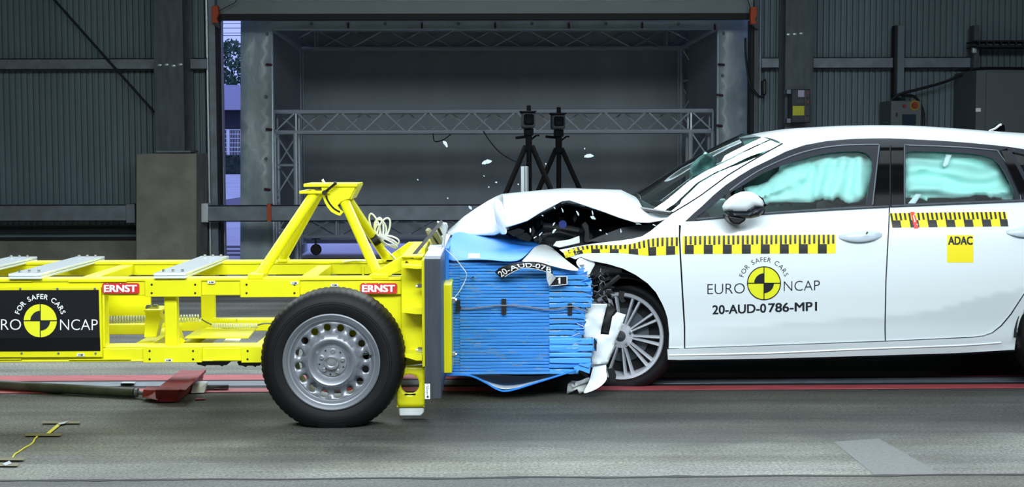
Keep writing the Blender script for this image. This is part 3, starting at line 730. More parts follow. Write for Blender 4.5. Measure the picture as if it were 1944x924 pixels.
# far side
tb('side_beam', [(XL, 503, 780, 523, TF-.1, TF), (XL, 497, 780, 503, TF-.11, TF+.01)])
tb('side_beam', [(XL, 617, 300, 637, TF-.1, TF), (300, 606, 700, 628, TF-.1, TF)])
tb('upright', [(381, 523, 406, 615, TF-.09, TF-.03)], bevel=.006); tb('upright', [(-100, 523, -74, 615, TF-.09, TF-.03)], bevel=.006)
for px in (617, 687): tb('stiffener', [(px, 506, px+4, 522, TF-.115, TF-.1)], bevel=0)
# cross members between the two sides
def cross(name, xn, yn0, yn1, wn, m='yellow', Y0=TY+.1, Y1=TF-.1):
    b = B(); a = P(xn, yn0, TY); z1 = a.z; z0 = P(xn, yn1, TY).z; ww = wn/390
    b.box((a.x, Y0, z0), (a.x+ww, Y1, z1)); return b.build(name, m, tr, bevel=.005)
for x in (135, 560, -230): cross('cross_member', x, 531, 552, 30)
for x in (232, 322, 470, -200): cross('cross_member', x, 664, 684, 34)
b = B(); b.hull8([P(350, 642, 7.2), P(472, 642, 7.2), P(472, 639, 7.2), P(352, 639, 7.2)], [P(376, 626, 7.72), P(486, 626, 7.72), P(486, 623.5, 7.72), P(376, 623.5, 7.72)])
b.build('tray', 'yellow', tr, smooth=0)
b = B(); b.hull8([P(342, 640, 7.12), P(352, 646, 7.12), P(345, 656, 7.12), P(338, 656, 7.12)], [P(342, 618, 7.5), P(352, 646, 7.5), P(345, 656, 7.5), P(338, 656, 7.5)]); b.build('gusset', 'yellow', tr, smooth=0)
tb('tray_edge', [(402, 605, 448, 612, 7.8, 7.85)])
b = B(); b.hull8([g3(420, 656, .28), g3(452, 656, .28), g3(460, 640, .28), g3(434, 640, .28)], [p+Vector((0, 0, .01)) for p in (g3(420, 656, .28), g3(452, 656, .28), g3(460, 640, .28), g3(434, 640, .28))]); b.build('white_plate', 'signw', tr, smooth=0)
# bolt bracket behind the upright
b = B(); b.prism([(276, 590), (305, 590), (303, 597), (309, 604), (303, 612), (297, 640), (273, 640)], 7.28, 7.36); b.prism([(273, 588), (306, 588), (306, 592), (273, 592)], 7.22, 7.42)
br = b.build('anchor_bracket', 'yellow', tr, bevel=.003)
b = B()
for px in (283, 295): b.lathe([(0, -.016), (.016, -.016), (.016, .016), (0, .016)], P(px, 583, 7.3), 6)
b.build('anchor_bolt', 'chrome', br)
# mounting rails of white aluminium
for xn, xf, k in ((17, 127, 0), (292, 370, 1), (-132, -13, 2)):
    wn = 61.5; zb = P(40, 529, TY).z; b = B()
    a = P(xn, 520, TY-.02); ww = wn*(TY-.02)/FPX
    Y1 = 8.12
    xs = P(xn, 520, TY-.02).x
    dx = 0.0
    for z0, z1 in ((zb+.001, zb+.013), (zb+.015, zb+.027)): b.box((xs, TY-.03, z0), (xs+ww, Y1, z1))
    o = b.build('mounting_rail', 'white', tr, bevel=.002); o['label'] = 'white aluminium mounting rail'
    h = B()
    for yy in (TY+.04, Y1-.07):
        for i in range(3):
            c = (xs+ww*(.22+.29*i), yy, zb+.028); h.tube([c, (c[0], c[1], c[2]+.012)], .008, 8)
    h.build('rail_bolt', 'chrome', o)
# hoses
def coil(name, x0, x1, y, Y, R, r, turns, m='hose', parent=None):
    pts = []; n = turns*10
    for i in range(n+1):
        a = 2*PI*i/10; p = P(x0+(x1-x0)*i/n, y(i/n) if callable(y) else y, Y); pts.append(p+Vector((0, R*math.cos(a), R*math.sin(a))))
    b = B(); b.tube(pts, r, 6); return b.build(name, m, parent or tr)
coil('coiled_hose', 200, 380, lambda t: 607-3*t, 7.4, .017, .0045, 34)
coil('coiled_hose', 402, 489, 618, 7.6, .011, .003, 26)
b = B(); b.ptube(smooth_line([(372, 602, 7.4), (380, 604, 7.45), (391, 611, 7.5), (402, 616, 7.6)]), .004, 6); b.ptube(smooth_line([(489, 617, 7.6), (500, 614, 7.6), (515, 614, 7.6)]), .004, 6); b.build('hose_lead', 'steel', tr)
# shoes under the frame
for x0, x1, y0 in ((372, 437, 689), (450, 500, 690)):
    b = B(); b.prism([(x0, y0-3), (x1, y0-3), (x1-7, y0+4), (x1-13, y0+4), (x1-15, y0+6.5), (x1-20, y0+4), (x0+20, y0+4), (x0+17, y0+6.5), (x0+10, y0+4), (x0+3, y0+3)], TY+.05, TY+.2); b.build('guide_shoe', 'grey', tr)
# black sign board
PL = lambda Y: (lambda px, py, e=0.0: P(px, py, Y-e))
sg = tb('sign_frame', [(-40, 545, 193, 678, TY-.022, TY-.004)], bevel=.002)
SY = TY-.026
sb = tb('sign_board', [(-32, 550.5, 188.5, 666, SY, TY-.022)], m='signk', bevel=0, lab='black sign board with white lettering')
B().pbox(-32, 641, 190, 666, SY-.001, SY).build('tape_band', 'signk2', sb, smooth=0)
L = PL(SY)
emblem('emblem', 76.4, 608.5, 31.4, L, sb, ring=False)
b = B(); Ll = lambda x, y: L(x, y, .001)
lettering(b, 'EURO', -34, 626, 74, 20.5, Ll, 0, -.008); lettering(b, 'NCAP', 114, 626.3, 71.5, 20.5, Ll, 0, -.008)
arc_lettering(b, 'FOR SAFER CARS', 76.4, 608.5, 41.5, 163, 17, 9.6, Ll, .02); b.build('lettering', 'signw', sb, 0, fixn=False)
b = B()
for px, py in ((38.5, 548), (109, 548), (180, 548), (41, 670.5), (111, 670.5), (181.5, 670.5)): b.lathe([(0, -.005), (.005, -.004), (.006, 0)], P(px, py, TY-.022), 10)
b.build('screw', 'steel', sg)
for px, py, Y in ((153, 673.5, TY-.023), (320, 683.5, TY-.015), (401, 535.5, TY-.01), (559, 537, TY-.016), (635, 541, TY-.003)):
    o = tb('id_tag', [(px-7, py-2.5, px+7, py+2.5, Y-.002, Y)], m='signw', bevel=0)
    b = B(); b.pbox(px-4, py-1, px-2, py+1, Y-.003, Y-.002).pbox(px-.5, py-1.2, px+4.5, py+1.2, Y-.003, Y-.002); b.build('tag_print', 'ink', o, smooth=0)
for x0 in (194, 684):
    o = B().prism([(x0, 540), (x0+2.5, 537.5), (x0+67, 537.5), (x0+69.5, 540), (x0+69.5, 554.5), (x0+67, 557), (x0+2.5, 557), (x0, 554.5)], TY-.014, TY-.004).build('maker_plate', 'red', tr); o['label'] = 'red plate with white letters'
    b = B(); l = PL(TY-.0145); lettering(b, 'ERNST', x0+4, 553.5, 61, 12.5, lambda x, y: l(x, y, .001), 0, .045)
    b.build('lettering', 'signw', o, 0, fixn=False)
    b = B()
    for px, py in ((x0+10, 538.8), (x0+35, 538.8), (x0+4, 555.6), (x0+35, 555.6)): b.lathe([(0, -.003), (.003, -.002), (.0035, 0)], P(px, py, TY-.014), 8)
    b.build('rivet', 'chrome', o)
tb('hanger_plate', [(572, 560, 762, 640, TY+.02, TY+.06)])

# A-frame tower
for q in [(470, 520, 500, 530, TY-.01, TY+.14), (527, 492, 545, 498, TF-.12, TF), (726, 492, 748, 498, TF-.12, TF), (706, 520, 738, 530, TY-.01, TY+.14)]: tb('tower_foot', [q])
top = 7.45
for a, c in (((492, 524, TY+.06), (598, 366, top-.07)), ((534, 496, TF-.05), (606, 366, top+.12)), ((716, 518, TY+.06), (655, 384, top-.07)), ((737, 494, TF-.05), (662, 380, top+.12))):
    B().ptube([a, c], .0265 if a[2] < 7.5 else .025, 16).build('tower_leg', 'yellow', tr)
b = B(); b.pbox(568, 362, 626, 367.5, top-.12, top+.2); b.build('tower_plate', 'yellow', tr, bevel=.002)
q = [(610, 352.5), (676, 352), (663.5, 376.5), (655, 379.5), (648, 382), (640.5, 390), (645, 397), (652, 402), (645.5, 409.5), (638, 407), (629, 402), (622, 394), (616.5, 384), (612, 372)]
qp = B().prism(q, top-.1, top-.08).build('quadrant_plate', 'yellow', tr)
b = B(); arc = smooth_line([(619, 371), (621.5, 379), (627, 388), (635, 396.5), (645.5, 402.5)], 3); pts = []
for i, (x, y) in enumerate(arc):
    a = Vector(arc[min(i+1, len(arc)-1)])-Vector(arc[max(i-1, 0)]); a.normalize(); nx_, ny_ = -a.y*1.7, a.x*1.7
    pts += [P(x+nx_, y+ny_, top-.1015), P(x-nx_, y-ny_, top-.1015)]
b.add(pts, orient([(2*i, 2*i+1, 2*i+3, 2*i+2) for i in range(len(arc)-1)], pts)); b.build('slot', 'dark', qp, 0, fixn=False)
b = B(); b.prism([(664, 377), (677, 352), (679, 352), (679, 354), (667, 378)], top-.08, top+.2); b.build('quadrant_side', 'yellow', tr)
b = B(); b.pbox(576, 348.5, 678, 354.5, top-.11, top+.22); b.build('tower_plate', 'yellow', tr, bevel=.002)
b = B(); b.ptube([(616, 365.5, top-.13), (636, 348.5, top-.14)], .007, 8); b.lathe([(0, -.02), (.011, -.02), (.013, .0), (.013, .04)], P(616, 365.5, top-.13), 12); b.ball(P(636.5, 348, top-.14), .009, .009, .009, 8, 6); b.build('clamp_lever', 'black', tr)
B().ptube([(612, 340.5, top), (617, 350, top)], .006, 8).build('pin', 'chrome', tr)
# diagonal braces in front of the tower
b = B(); b.prism([(690, 529), (760, 487), (766, 487), (766, 512), (745, 520), (733, 530)], TY+.02, TY+.08); b.build('diagonal_brace', 'yellow', tr, bevel=.004)
b = B(); b.prism([(736, 487), (775, 460), (812, 459.5), (812, 497), (730, 498)], TF-.12, TF-.06); b.build('diagonal_brace', 'yellow', tr, bevel=.004)
# front frame
FW = 6.93
b = B(); b.prism([(762, 488), (802, 494), (802, 690), (776, 694), (762, 694)], FW+.03, FW+.06); b.build('front_web', 'yellow', tr, bevel=.002)
b = B(); b.pbox(801, 493, 806.5, 696, 6.8, 8.5); b.pbox(801, 470, 806.5, 493, 7.1, 8.5); b.build('front_flange', 'yellow', tr, bevel=.002)
for y0, y1 in ((503, 510), (588, 596), (671, 684)):
    b = B(); b.prism([(774, y0), (801, y0+2), (801, y1), (790, y1), (764, y0+5), (764, y0)], 6.82, FW+.03); b.build('rib', 'yellow', tr)
tb('front_web', [(762, 480, 801, 640, 7.9, 7.95)])
tb('top_plate', [(762, 485, 803, 489, FW, 8.0)])
b = B(); b.pbox(775, 482, 785, 486, 7.2, 7.3); b.build('bolt_head', 'steel', tr)
hole = [(778+18*math.cos(a*PI/16), 729+19*math.sin(a*PI/16)) for a in range(32)]
o = panel('leg_plate', [(754, 697), (806, 694), (806, 768), (803, 772), (757, 772), (754, 768)], 'yellow', tr, plane(6.9), 6, [hole], solid=.03); 
tb('leg_edge', [(753, 770, 806, 773, 6.9, 6.99)]); tb('hole_rim', [(768, 747, 789, 750, 6.9, 6.93)], bevel=0)
b = B(); b.prism([(757, 772), (805, 772), (805, 783), (799, 789.5), (758, 789.5)], 6.91, 7.0); o = b.build('skid', 'whitep', tr, bevel=.006); o['label'] = 'white plastic skid foot'
b = B(); b.pbox(806.5, 491, 836.6, 757, 6.72, 8.6); ap = b.build('mounting_plate', 'aluplate', tr, bevel=.0015); ap['label'] = 'dark aluminium mounting plate'
B().pbox(806, 485, 836, 490.5, 6.75, 8.55).build('cap_strip', 'alu', ap, bevel=.001)
lbp = B().pbox(806.5, 728, 816.5, 757, 6.7195, 6.72).build('height_label', 'signw', ap, smooth=0)
b = B(); V, F = text2d('150mm', .0); ax = min(v[0] for v in V); bx = max(v[0] for v in V); pts = []
for x, y in V: pts.append(P(808.5+ y/.74*6.0, 729.5+(x-ax)/(bx-ax)*19, 6.719))
# reading downwards: top of the letters faces right
b.add(pts, orient(F, pts)); b.add([P(809, 752, 6.719), P(815, 752, 6.719), P(812, 756, 6.719)], [(0, 1, 2)]); b.add([P(811, 750, 6.719), P(813, 750, 6.719), P(813, 752, 6.719), P(811, 752, 6.719)], [(0, 1, 2, 3)])
b.build('lettering', 'ink', lbp, 0, fixn=False)
fpx = tb('clamp_plate', [(837, 540, 857.5, 708, 7.2, 8.6)])
b = B()
for px, py, Y in ((860, 569, 7.3), (860, 672, 7.3), (797.5, 543, 6.9), (798, 664, 6.9)):
    b = B(); c = P(px, py, Y); b.tube([c-Vector((.012, 0, 0)), c+Vector((.012, 0, 0))], .014, 6); b.tube([c-Vector((.02, 0, 0)), c+Vector((.02, 0, 0))], .007, 8)
    b.build('bolt_head', 'chrome', tr)
# strut and clevis at the top of the barrier
b = B(); b.ptube([(770, 502, 6.95), (838, 421, 7.35)], .012, 4); b.build('strut', 'black', tr, smooth=0)
b = B(); b.prism([(829, 420), (848, 424), (850, 432), (845, 452), (843, 470), (838, 466), (841, 447), (832, 428)], 7.34, 7.4); b.build('clevis', 'alu', tr, bevel=.003)
b = B(); b.prism([(832, 426), (844, 428), (842, 446), (836, 448), (830, 436)], 7.36, 7.42); b.build('clevis_block', 'black', tr, bevel=.003)
for q in ([(807, 437), (813, 438), (833, 468), (830, 478), (814, 450)], [(822, 437), (829, 440), (845, 472), (840, 473), (822, 445)]):
    b = B(); b.prism(q, 7.45, 7.7); b.build('wooden_wedge', 'olive', tr, bevel=.002)
tb('clevis_foot', [(812, 470, 838, 486, 7.2, 7.5)], m='alu')
# wheels --------------------------------------------------------------
def steel_wheel(cx, cz, Y0, R, mirror=False):
    s = -1 if mirror else 1; W = .235; c = Vector((cx, Y0, cz)); Rr = .226
    prof = [(Rr-.012, .03), (Rr+.004, .004), (Rr+.03, -.004), (R*.84, -.006), (R*.93, .012), (R*.975, .03), (R, .06), (R*1.0, W-.06), (R*.975, W-.03), (R*.93, W-.01), (Rr+.03, W), (Rr-.01, W-.03)]
    def notch(i, j, r):
        if i in (5,) and j % 3 == 0: return r*.985
        if i in (6, 7) and j % 3 == 0: return r*.99
        return r
    b = B(); b.lathe([(r, dy*s) for r, dy in prof], (0, 0, 0), 216, notch)
    # groove rings + flattened contact patch
    v = []
    for p in b.v:
        q = Vector(p)
        if q.z < -cz*.0-(cz-.0) : q.z = -cz
        v.append(q+c)
    b.v = v
    ty = b.build('wheel', 'rubber', tr, smooth=40); ty['label'] = 'rubber tyre on silver steel rim'
    b = B()
    for k in range(5): b.lathe([(R*.80+k*.003, -.0062*s), (R*.80+k*.003+.0012, -.008*s), (R*.80+k*.003+.002, -.0062*s)], c, 96) if k in (0, 3) else None
    b.build('sidewall_ring', 'black', ty)
    # rim: outer lip, well, pierced disc, bell, hub
    b = B(); b.lathe([(Rr, .01*s), (Rr+.004, -.004*s), (Rr-.002, -.008*s), (Rr-.012, .0), (Rr-.02, .012*s), (Rr-.026, .014*s), (Rr-.034, .03*s), (Rr-.04, .034*s), (Rr-.042, .06*s), (Rr-.05, .16*s)], c, 96)
    b.build('rim', 'rim', ty)
    N = 16; r0, r1 = .112, Rr-.041; rc = .1615; rh = .0165
    out_ = [(r1*math.cos(2*PI*i/96), r1*math.sin(2*PI*i/96)) for i in range(96)]; inn = [(r0*math.cos(2*PI*i/64), r0*math.sin(2*PI*i/64)) for i in range(64)]
    holes = [inn]+[[(rc*math.cos(2*PI*(k+.36)/N)+rh*math.cos(2*PI*i/14), rc*math.sin(2*PI*(k+.36)/N)+rh*math.sin(2*PI*i/14)) for i in range(14)] for k in range(N)]
    def lf(u, v_):
        r = math.hypot(u, v_); t = (r-r0)/(r1-r0)
        return c+Vector((u, (.034+.012*math.sin(PI*min(1, t))-.034*max(0, 1-t*1.6)**2*1.2)*s, v_))
    V, F = cdt(out_, .016, holes); pts = [lf(*p) for p in V]; b = B(); b.add(pts, orient(F, pts) if s > 0 else [f[::-1] for f in orient(F, pts)])
    b.build('rim_disc', 'rim', ty, 60, solid=.004, fixn=False)
    b = B(); e = .034-.034*1.2
    b.lathe([(.113, (e+.0005)*s), (.108, (e-.004)*s), (.098, (e+.0)*s), (.088, (e+.014)*s), (.076, (e+.028)*s), (.071, (e+.03)*s), (.069, (e+.022)*s), (.03, (e+.02)*s), (.029, (e+.004)*s), (.022, (e+.002)*s), (.02, (e+.02)*s), (.012, (e+.022)*s), (0, (e+.022)*s)], c, 64)
    b.build('hub_bell', 'rim', ty)
    b = B(); b.lathe([(.034, (e+.018)*s), (.034, (e-.002)*s), (.026, (e-.004)*s), (.024, (e+.012)*s), (0, (e+.014)*s)], c, 32); b.build('hub_cap', 'chrome', ty)
    for k in range(5):
        a = 2*PI*k/5+PI/2-.12; p = c+Vector((.052*math.cos(a), (e+.02)*s, .052*math.sin(a))); b = B()
        b.lathe([(0, -.014*s), (.008, -.012*s), (.011, -.004*s), (.012, .002*s)], p, 12); b.build('lug_bolt', 'chrome', ty)
    b = B()
    for k in range(5):
        a = 2*PI*(k+.5)/5+PI/2-.12; b.lathe([(0, -.001*s), (.0045, -.001*s)], c+Vector((.06*math.cos(a), (e+.0205)*s, .06*math.sin(a))), 8)
    b.build('hub_hole', 'dark', ty)
    b = B(); a = .14; b.tube([c+Vector((.185*math.cos(a), .03*s, .185*math.sin(a))), c+Vector((.185*math.cos(a)-.004, -.012*s, .185*math.sin(a)))], .005, 8); b.build('valve', 'black', ty)
    b = B(); b.tube([c+Vector((0, .1*s, 0)), c+Vector((0, .3*s, 0))], .05, 16); b.lathe([(0, .1*s), (.14, .1*s), (.14, .12*s), (0, .12*s)], c, 40); b.build('brake_disc', 'steeld', ty)
wc = P(629.5, 687, 6.74); WR = .342
WZ = wc.z
steel_wheel(wc.x, WZ, 6.735, WR)
steel_wheel(wc.x, WZ, 8.34, WR, True)
steel_wheel(wc.x-3.0, WZ, 6.735, WR); steel_wheel(wc.x-3.0, WZ, 8.34, WR, True)
# coil of white cable tied to the far tower leg
b = B(); rr = random.Random(11)
def loop(cx, cy, rx, ry, ang, n=20, Y=7.85):
    return [(cx+rx*math.cos(a)*math.cos(ang)-ry*math.sin(a)*math.sin(ang), cy+rx*math.cos(a)*math.sin(ang)+ry*math.sin(a)*math.cos(ang), Y+.03*math.sin(a+ang)) for a in [2*PI*i/n for i in range(n+1)]]
for cx, cy, rx, ry, ang in ((712, 430, 26, 8, 1.25), (720, 436, 23, 8, 1.6), (728, 436, 24, 10, 1.95), (722, 433, 17, 11, 1.3), (736, 458, 19, 6, .35), (736, 456, 22, 9, .15), (738, 461, 18, 4, .5), (716, 441, 15, 5, 1.7)):
    b.ptube(loop(cx, cy, rx, ry, ang), .005, 6)
b.ptube(smooth_line([(718, 452, 7.85), (728, 468, 7.9), (742, 482, 7.9), (752, 493, 7.9)]), .004, 6); b.ptube(smooth_line([(700, 496, 7.8), (680, 494, 7.9), (662, 495, 7.9), (652, 497, 7.9)]), .004, 6)
t = tag(b.build('cable_coil', 'signw'), 'loops of white cable tied to the far tower leg of the trolley', 'cable')
b = B(); b.tube([P(708, 459, 7.8), P(719, 452, 7.8)], .03, 12); b.build('cable_tie', 'black', t)

# ================================================================== DEFORMABLE BARRIER
BN = 7.5
bar = emp('crash_barrier', (P(1000, 700, 8).x, 8.0, .15), 'crushed blue honeycomb barrier on the trolley front, against the car', 'barrier')
def honey(name, xl, xr, y0, y1, rows, Yb, amp, lip, parent, glint, seed, nx=40):
    b = B(); rr = random.Random(seed); k = 5
    zt = P(1000, y0, Yb).z; zb_ = P(1000, y1, Yb).z; h = (zt-zb_)/rows
    xs = lambda z, i: None
    verts = []
    for r in range(rows):
        z0 = zt-h*r
        prof = [(0.0, lip), (.02, .002), (.14, -.003), (.6, .0), (.82, .003), (1.0, lip)]
        if r == 0: prof[0] = (0, .02)
        k = len(prof); dr = rr.uniform(-amp, amp)
        for i in range(nx+1):
            u = i/nx
            fx0 = xl(z0) if callable(xl) else xl; fx1 = (xr(z0)+rr.uniform(-.006, .006)*(1 if i == nx else 0)) if callable(xr) else xr
            for t, dy in prof:
                x = fx0+(fx1-fx0)*u
                wob = mnoise.noise((x*7, r*.4+seed, 0))*h*.12*(1+amp*90*u) + mnoise.noise((x*40, r*3.1+seed, 4))*h*(.05 if amp > .002 else .03)
                yy = Yb+dy+dr+amp*2*mnoise.noise((x*9, r*1.3, seed))*u
                verts.append((x, yy, z0-h*t+wob))
    fs = []; ms = []
    row = (nx+1)*k
    for r in range(rows):
        gl = [mnoise.noise((i*.16, r*2.7, seed*3)) > glint for i in range(nx)]
        for i in range(nx):
            for j in range(k-1):
                a = r*row+i*k+j; fs.append((a, a+1, a+k+1, a+k)); ms.append(1 if (j == 1 and gl[i]) else (2 if j == 4 else 0))  # bare edges double as painted glints, dark strips as shade between rows
    b.v = [Vector(v) for v in verts]; b.f = [list(f) for f in fs]; b.m = ms
    return b.build(name, ['blue', 'bare', 'dark'], parent, smooth=30, fixn=True)
X = lambda px: P(px, 600, BN).x
core = B(); core.box((X(839), BN+.025, P(1000, 709, BN).z), (X(1042), 8.5, P(1000, 499, BN).z)); core.box((X(1042), BN+.03, P(1000, 706, BN).z), (X(1086), 8.5, P(1000, 524, BN).z)); cb = core.build('core_block', 'blue', bar)
honey('honeycomb_side', X(840), X(873), 499, 710, 40, BN+.008, .0008, .02, bar, .12, 1, 10)
honey('honeycomb_side', X(873), X(1042.5), 497, 711, 35, BN, .0008, .022, bar, .3, 2, 46)
edgepx = [(497, 1108), (515, 1110), (524, 1119), (532, 1122), (556, 1124), (575, 1122), (585, 1114), (600, 1110), (630, 1107), (640, 1100), (712, 1098)]
def edge_x(z):
    py = 0
    for i in range(60):
        py = 497+215*i/59
        if P(1000, py, BN).z < z: break
    for (a, xa), (c, xb) in zip(edgepx, edgepx[1:]):
        if a <= py <= c: return X(xa+(xb-xa)*(py-a)/(c-a))
    return X(1100)
honey('honeycomb_nose', X(1042.5), edge_x, 512, 711, 19, BN-.004, .006, .024, bar, .14, 5, 24)
# two torn cell strips that stick out further
for x1_, y0, y1, Y in ((1134, 642, 654, BN-.014), (1133, 655, 667, BN-.012), (1124, 669, 678, BN-.02), (1122, 679, 690, BN-.016)):
    b = B(); b.prism([(1043, y0+1), (1090, y0), (x1_, y0+1), (x1_, y1-1), (1090, y1), (1043, y1-1)], Y, Y+.03); o = b.build('torn_strip', 'blue', bar, bevel=.004)
b = B(); b.prism([(1089, 697), (1102, 690), (1122, 693), (1119, 709), (1100, 702), (1094, 709)], BN-.03, BN-.01); b.prism([(1098, 692), (1124, 688), (1118, 698)], BN-.04, BN-.035); b.build('torn_strip', 'blue', bar)
# crumpled foil tips along the nose
b = B(); rr = random.Random(4)
for i in range(26):
    py = 505+i*6.2; ex = [xa+(xb-xa)*(py-a)/(c-a) for (a, xa), (c, xb) in zip(edgepx, edgepx[1:]) if a <= py <= c][0]
    p = [P(ex-rr.uniform(8, 18), py+rr.uniform(-4, 4), BN-.01), P(ex+rr.uniform(-3, 5), py+rr.uniform(-5, 3), BN-rr.uniform(.0, .03)), P(ex+rr.uniform(-6, 3), py+rr.uniform(2, 8), BN+rr.uniform(-.01, .02))]
    b.mi(1 if i % 3 == 0 else 0).add(p, [(0, 1, 2)])
b.build('crumpled_foil', ['blue', 'bare'], bar, smooth=0, solid=.003)
tb_ = B().pbox(839, 471, 852, 540, 7.46, 8.5).build('backing_plate', 'blues', bar, bevel=.003)
# folded top sheet
rows = [
 [(860, 439, 8.35), (885, 439, 8.38), (910, 441, 8.4), (945, 442.5, 8.4), (975, 447, 8.38), (1006, 455, 8.3), (1034, 462, 8.15)],
 [(855, 452, 8.0), (882, 455, 8.0), (910, 458, 8.0), (940, 458, 8.0), (968, 461, 7.95), (993, 466, 7.9), (1015, 467, 7.85)],
 [(849, 472, 7.62), (878, 475, 7.6), (910, 476, 7.58), (938, 478, 7.56), (962, 481, 7.55), (985, 482, 7.54), (1004, 479, 7.56)],
 [(846, 498, 7.5), (878, 494, 7.47), (908, 492.5, 7.45), (938, 494, 7.44), (956, 496.5, 7.44), (972, 496.5, 7.45), (988, 494.5, 7.46)]]
sheet('top_sheet', rows, 'blues', bar, solid=.003)
rows = [[(1015, 467, 7.86), (1024, 463.5, 7.98), (1034, 462, 8.05), (1046, 467, 8.05), (1056, 476, 7.95)],
        [(1004, 480, 7.6), (1020, 477, 7.76), (1036, 474, 7.84), (1054, 480, 7.82), (1073, 491, 7.7)],
        [(990, 494.5, 7.47), (1012, 492, 7.56), (1034, 489, 7.58), (1062, 495, 7.56), (1090, 503.5, 7.5)],
        [(989, 496, 7.45), (1014, 497, 7.45), (1044, 503, 7.44), (1074, 512, 7.44), (1108, 516, 7.44)]]
sheet('folded_sheet', rows, 'whitep', bar, solid=.003)
# bottom sheet bulging down
rows = [[(845, 709, 7.52), (890, 710, 7.52), (930, 711, 7.52), (960, 711, 7.52), (1000, 711, 7.52), (1040, 711, 7.52), (1085, 706, 7.52)],
        [(845, 712, 8.0), (890, 713, 7.98), (930, 722, 7.95), (960, 733, 7.95), (1000, 728, 7.95), (1040, 717, 8.0), (1090, 702, 8.0)]]
rows = [[(845, 709.5, 8.3), (890, 710, 8.3), (925, 711, 8.3), (960, 712, 8.3), (1000, 712, 8.3), (1040, 711, 8.3), (1088, 706, 8.3)],
        [(845, 711, 7.8), (890, 711, 7.8), (925, 722, 7.8), (958, 730, 7.8), (1000, 724, 7.8), (1040, 714, 7.8), (1092, 703, 7.8)],
        [(845, 712, 7.45), (890, 712.5, 7.45), (920, 725, 7.45), (946, 739.5, 7.45), (968, 741, 7.45), (1020, 725.5, 7.45), (1094, 702, 7.45)]]
bsh = sheet('bottom_sheet', rows, 'whitep', bar, solid=.004)
b = B(); b.ptube(smooth_line(rows[2], 6), .0055, 6); o = b.build('sheet_edge', 'blues', bsh); o['label'] = 'blue painted edge'
# number strip bent over the front
BLs = [(939.5, 516.5), (949, 508), (964, 503), (984, 498), (1002, 496.5), (1019, 497), (1034, 500), (1047, 505)]
BLb = [(952.5, 530.5), (962, 524), (974, 517), (990, 510), (1003, 509.5), (1015, 511), (1032, 515), (1050, 523)]
top_ = smooth_line(BLs, 4); bot_ = smooth_line(BLb, 4)
def strip_pt(u, v, e=0.0):
    f = u*(len(top_)-1); i = min(int(f), len(top_)-2); t = f-i
    a = [top_[i][k]*(1-t)+top_[i+1][k]*t for k in (0, 1)]; c = [bot_[i][k]*(1-t)+bot_[i+1][k]*t for k in (0, 1)]
    x = a[0]*(1-v)+c[0]*v; y = a[1]*(1-v)+c[1]*v
    return P(x, y, BN-.06-.05*math.sin(PI*u)-e)
b = B(); n = 28; pts = [strip_pt(i/n, v) for i in range(n+1) for v in (0, 1)]
b.add(pts, orient([(2*i, 2*i+1, 2*i+3, 2*i+2) for i in range(n)], pts)); ns = b.build('number_strip', 'signk', bar, 60, solid=.002, fixn=False); ns['label'] = 'bent black strip with white test number'
b = B(); V, F = text2d('20-AUD-078', .015); ax = min(v[0] for v in V); bx = max(v[0] for v in V)
pts = [strip_pt(.04+.93*(x-ax)/(bx-ax), .8-.62*y/.73, .002) for x, y in V]; b.add(pts, orient(F, pts))
for v in (.94,):
    pts = [strip_pt(.1+.86*i/n, vv, .002) for i in range(n+1) for vv in (v-.03, v+.03)]; b.add(pts, orient([(2*i, 2*i+1, 2*i+3, 2*i+2) for i in range(n)], pts))
b.build('lettering', 'signw', ns, 0, fixn=False)
q = [(1052, 524), (1077, 523.5), (1077.5, 540), (1043, 543.5)]
o = B().prism(q, BN-.05, BN-.045).build('number_strip', 'signk', bar); b = B(); l = plane(BN-.052); lettering(b, '1', 1061, 538, 2.4, 11, l, 0, .02); quadpx(b, [(1058.5, 530), (1061.5, 527), (1062, 528.6), (1059, 531.4)], l)
quadpx(b, [(1054, 524.5), (1076, 524), (1076, 525.2), (1054, 525.7)], l); quadpx(b, [(1075.5, 524), (1077, 524), (1077.3, 540), (1075.8, 540)], l); quadpx(b, [(1046, 541.8), (1077, 539), (1077, 540), (1045, 543)], l); b.build('lettering', 'signw', o, 0, fixn=False)
b = B(); b.add([P(1037, 512, BN-.09), P(1050, 521, BN-.09), P(1055, 527, BN-.07), P(1043, 543, BN-.055), P(1038, 530, BN-.07)], [(0, 1, 2, 3, 4)]); b.build('strip_fold', 'whitep', bar, smooth=0, solid=.001)
# sensor cable, tape patches
b = B(); b.ptube(smooth_line([(868, 584, BN-.02), (890, 586, BN-.02), (915, 583, BN-.022), (945, 580, BN-.022), (975, 580, BN-.022), (1005, 583, BN-.022), (1035, 587, BN-.022), (1060, 586, BN-.025), (1083, 581, BN-.03), (1100, 586, BN-.03), (1115, 592, BN-.03)]), .004, 6)
b.build('sensor_cable', mat('grey cable', rgb(120, 118, 128), .5), bar)
b = B(); b.ptube(smooth_line([(846, 473, 7.4), (862, 488, 7.42), (876, 505, 7.44), (885, 518, 7.44), (884, 530, 7.46), (874, 550, 7.46), (862, 566, 7.46)]), .002, 5); b.build('sensor_lead', 'signw', bar)
for x0_, y0, x1_, y1 in ((952, 567, 961, 597), (1078, 576, 1086, 598)): B().pbox(x0_, y0, x1_, y1, BN-.02, BN-.014).build('tape_patch', 'black', bar, smooth=0)
b = B(); b.prism([(865, 570), (874, 569), (873, 580), (876, 583), (872, 592), (864, 591), (866, 581)], BN-.026, BN-.014); b.build('tape_patch', 'black', bar)
b = B(); b.prism([(893, 529), (899, 524), (900, 528)], BN-.03, BN-.02); b.build('splinter', 'black', bar)
B().pbox(889, 481, 911, 490, 7.462, 7.466).build('sheet_label', 'signw', bar, smooth=0)
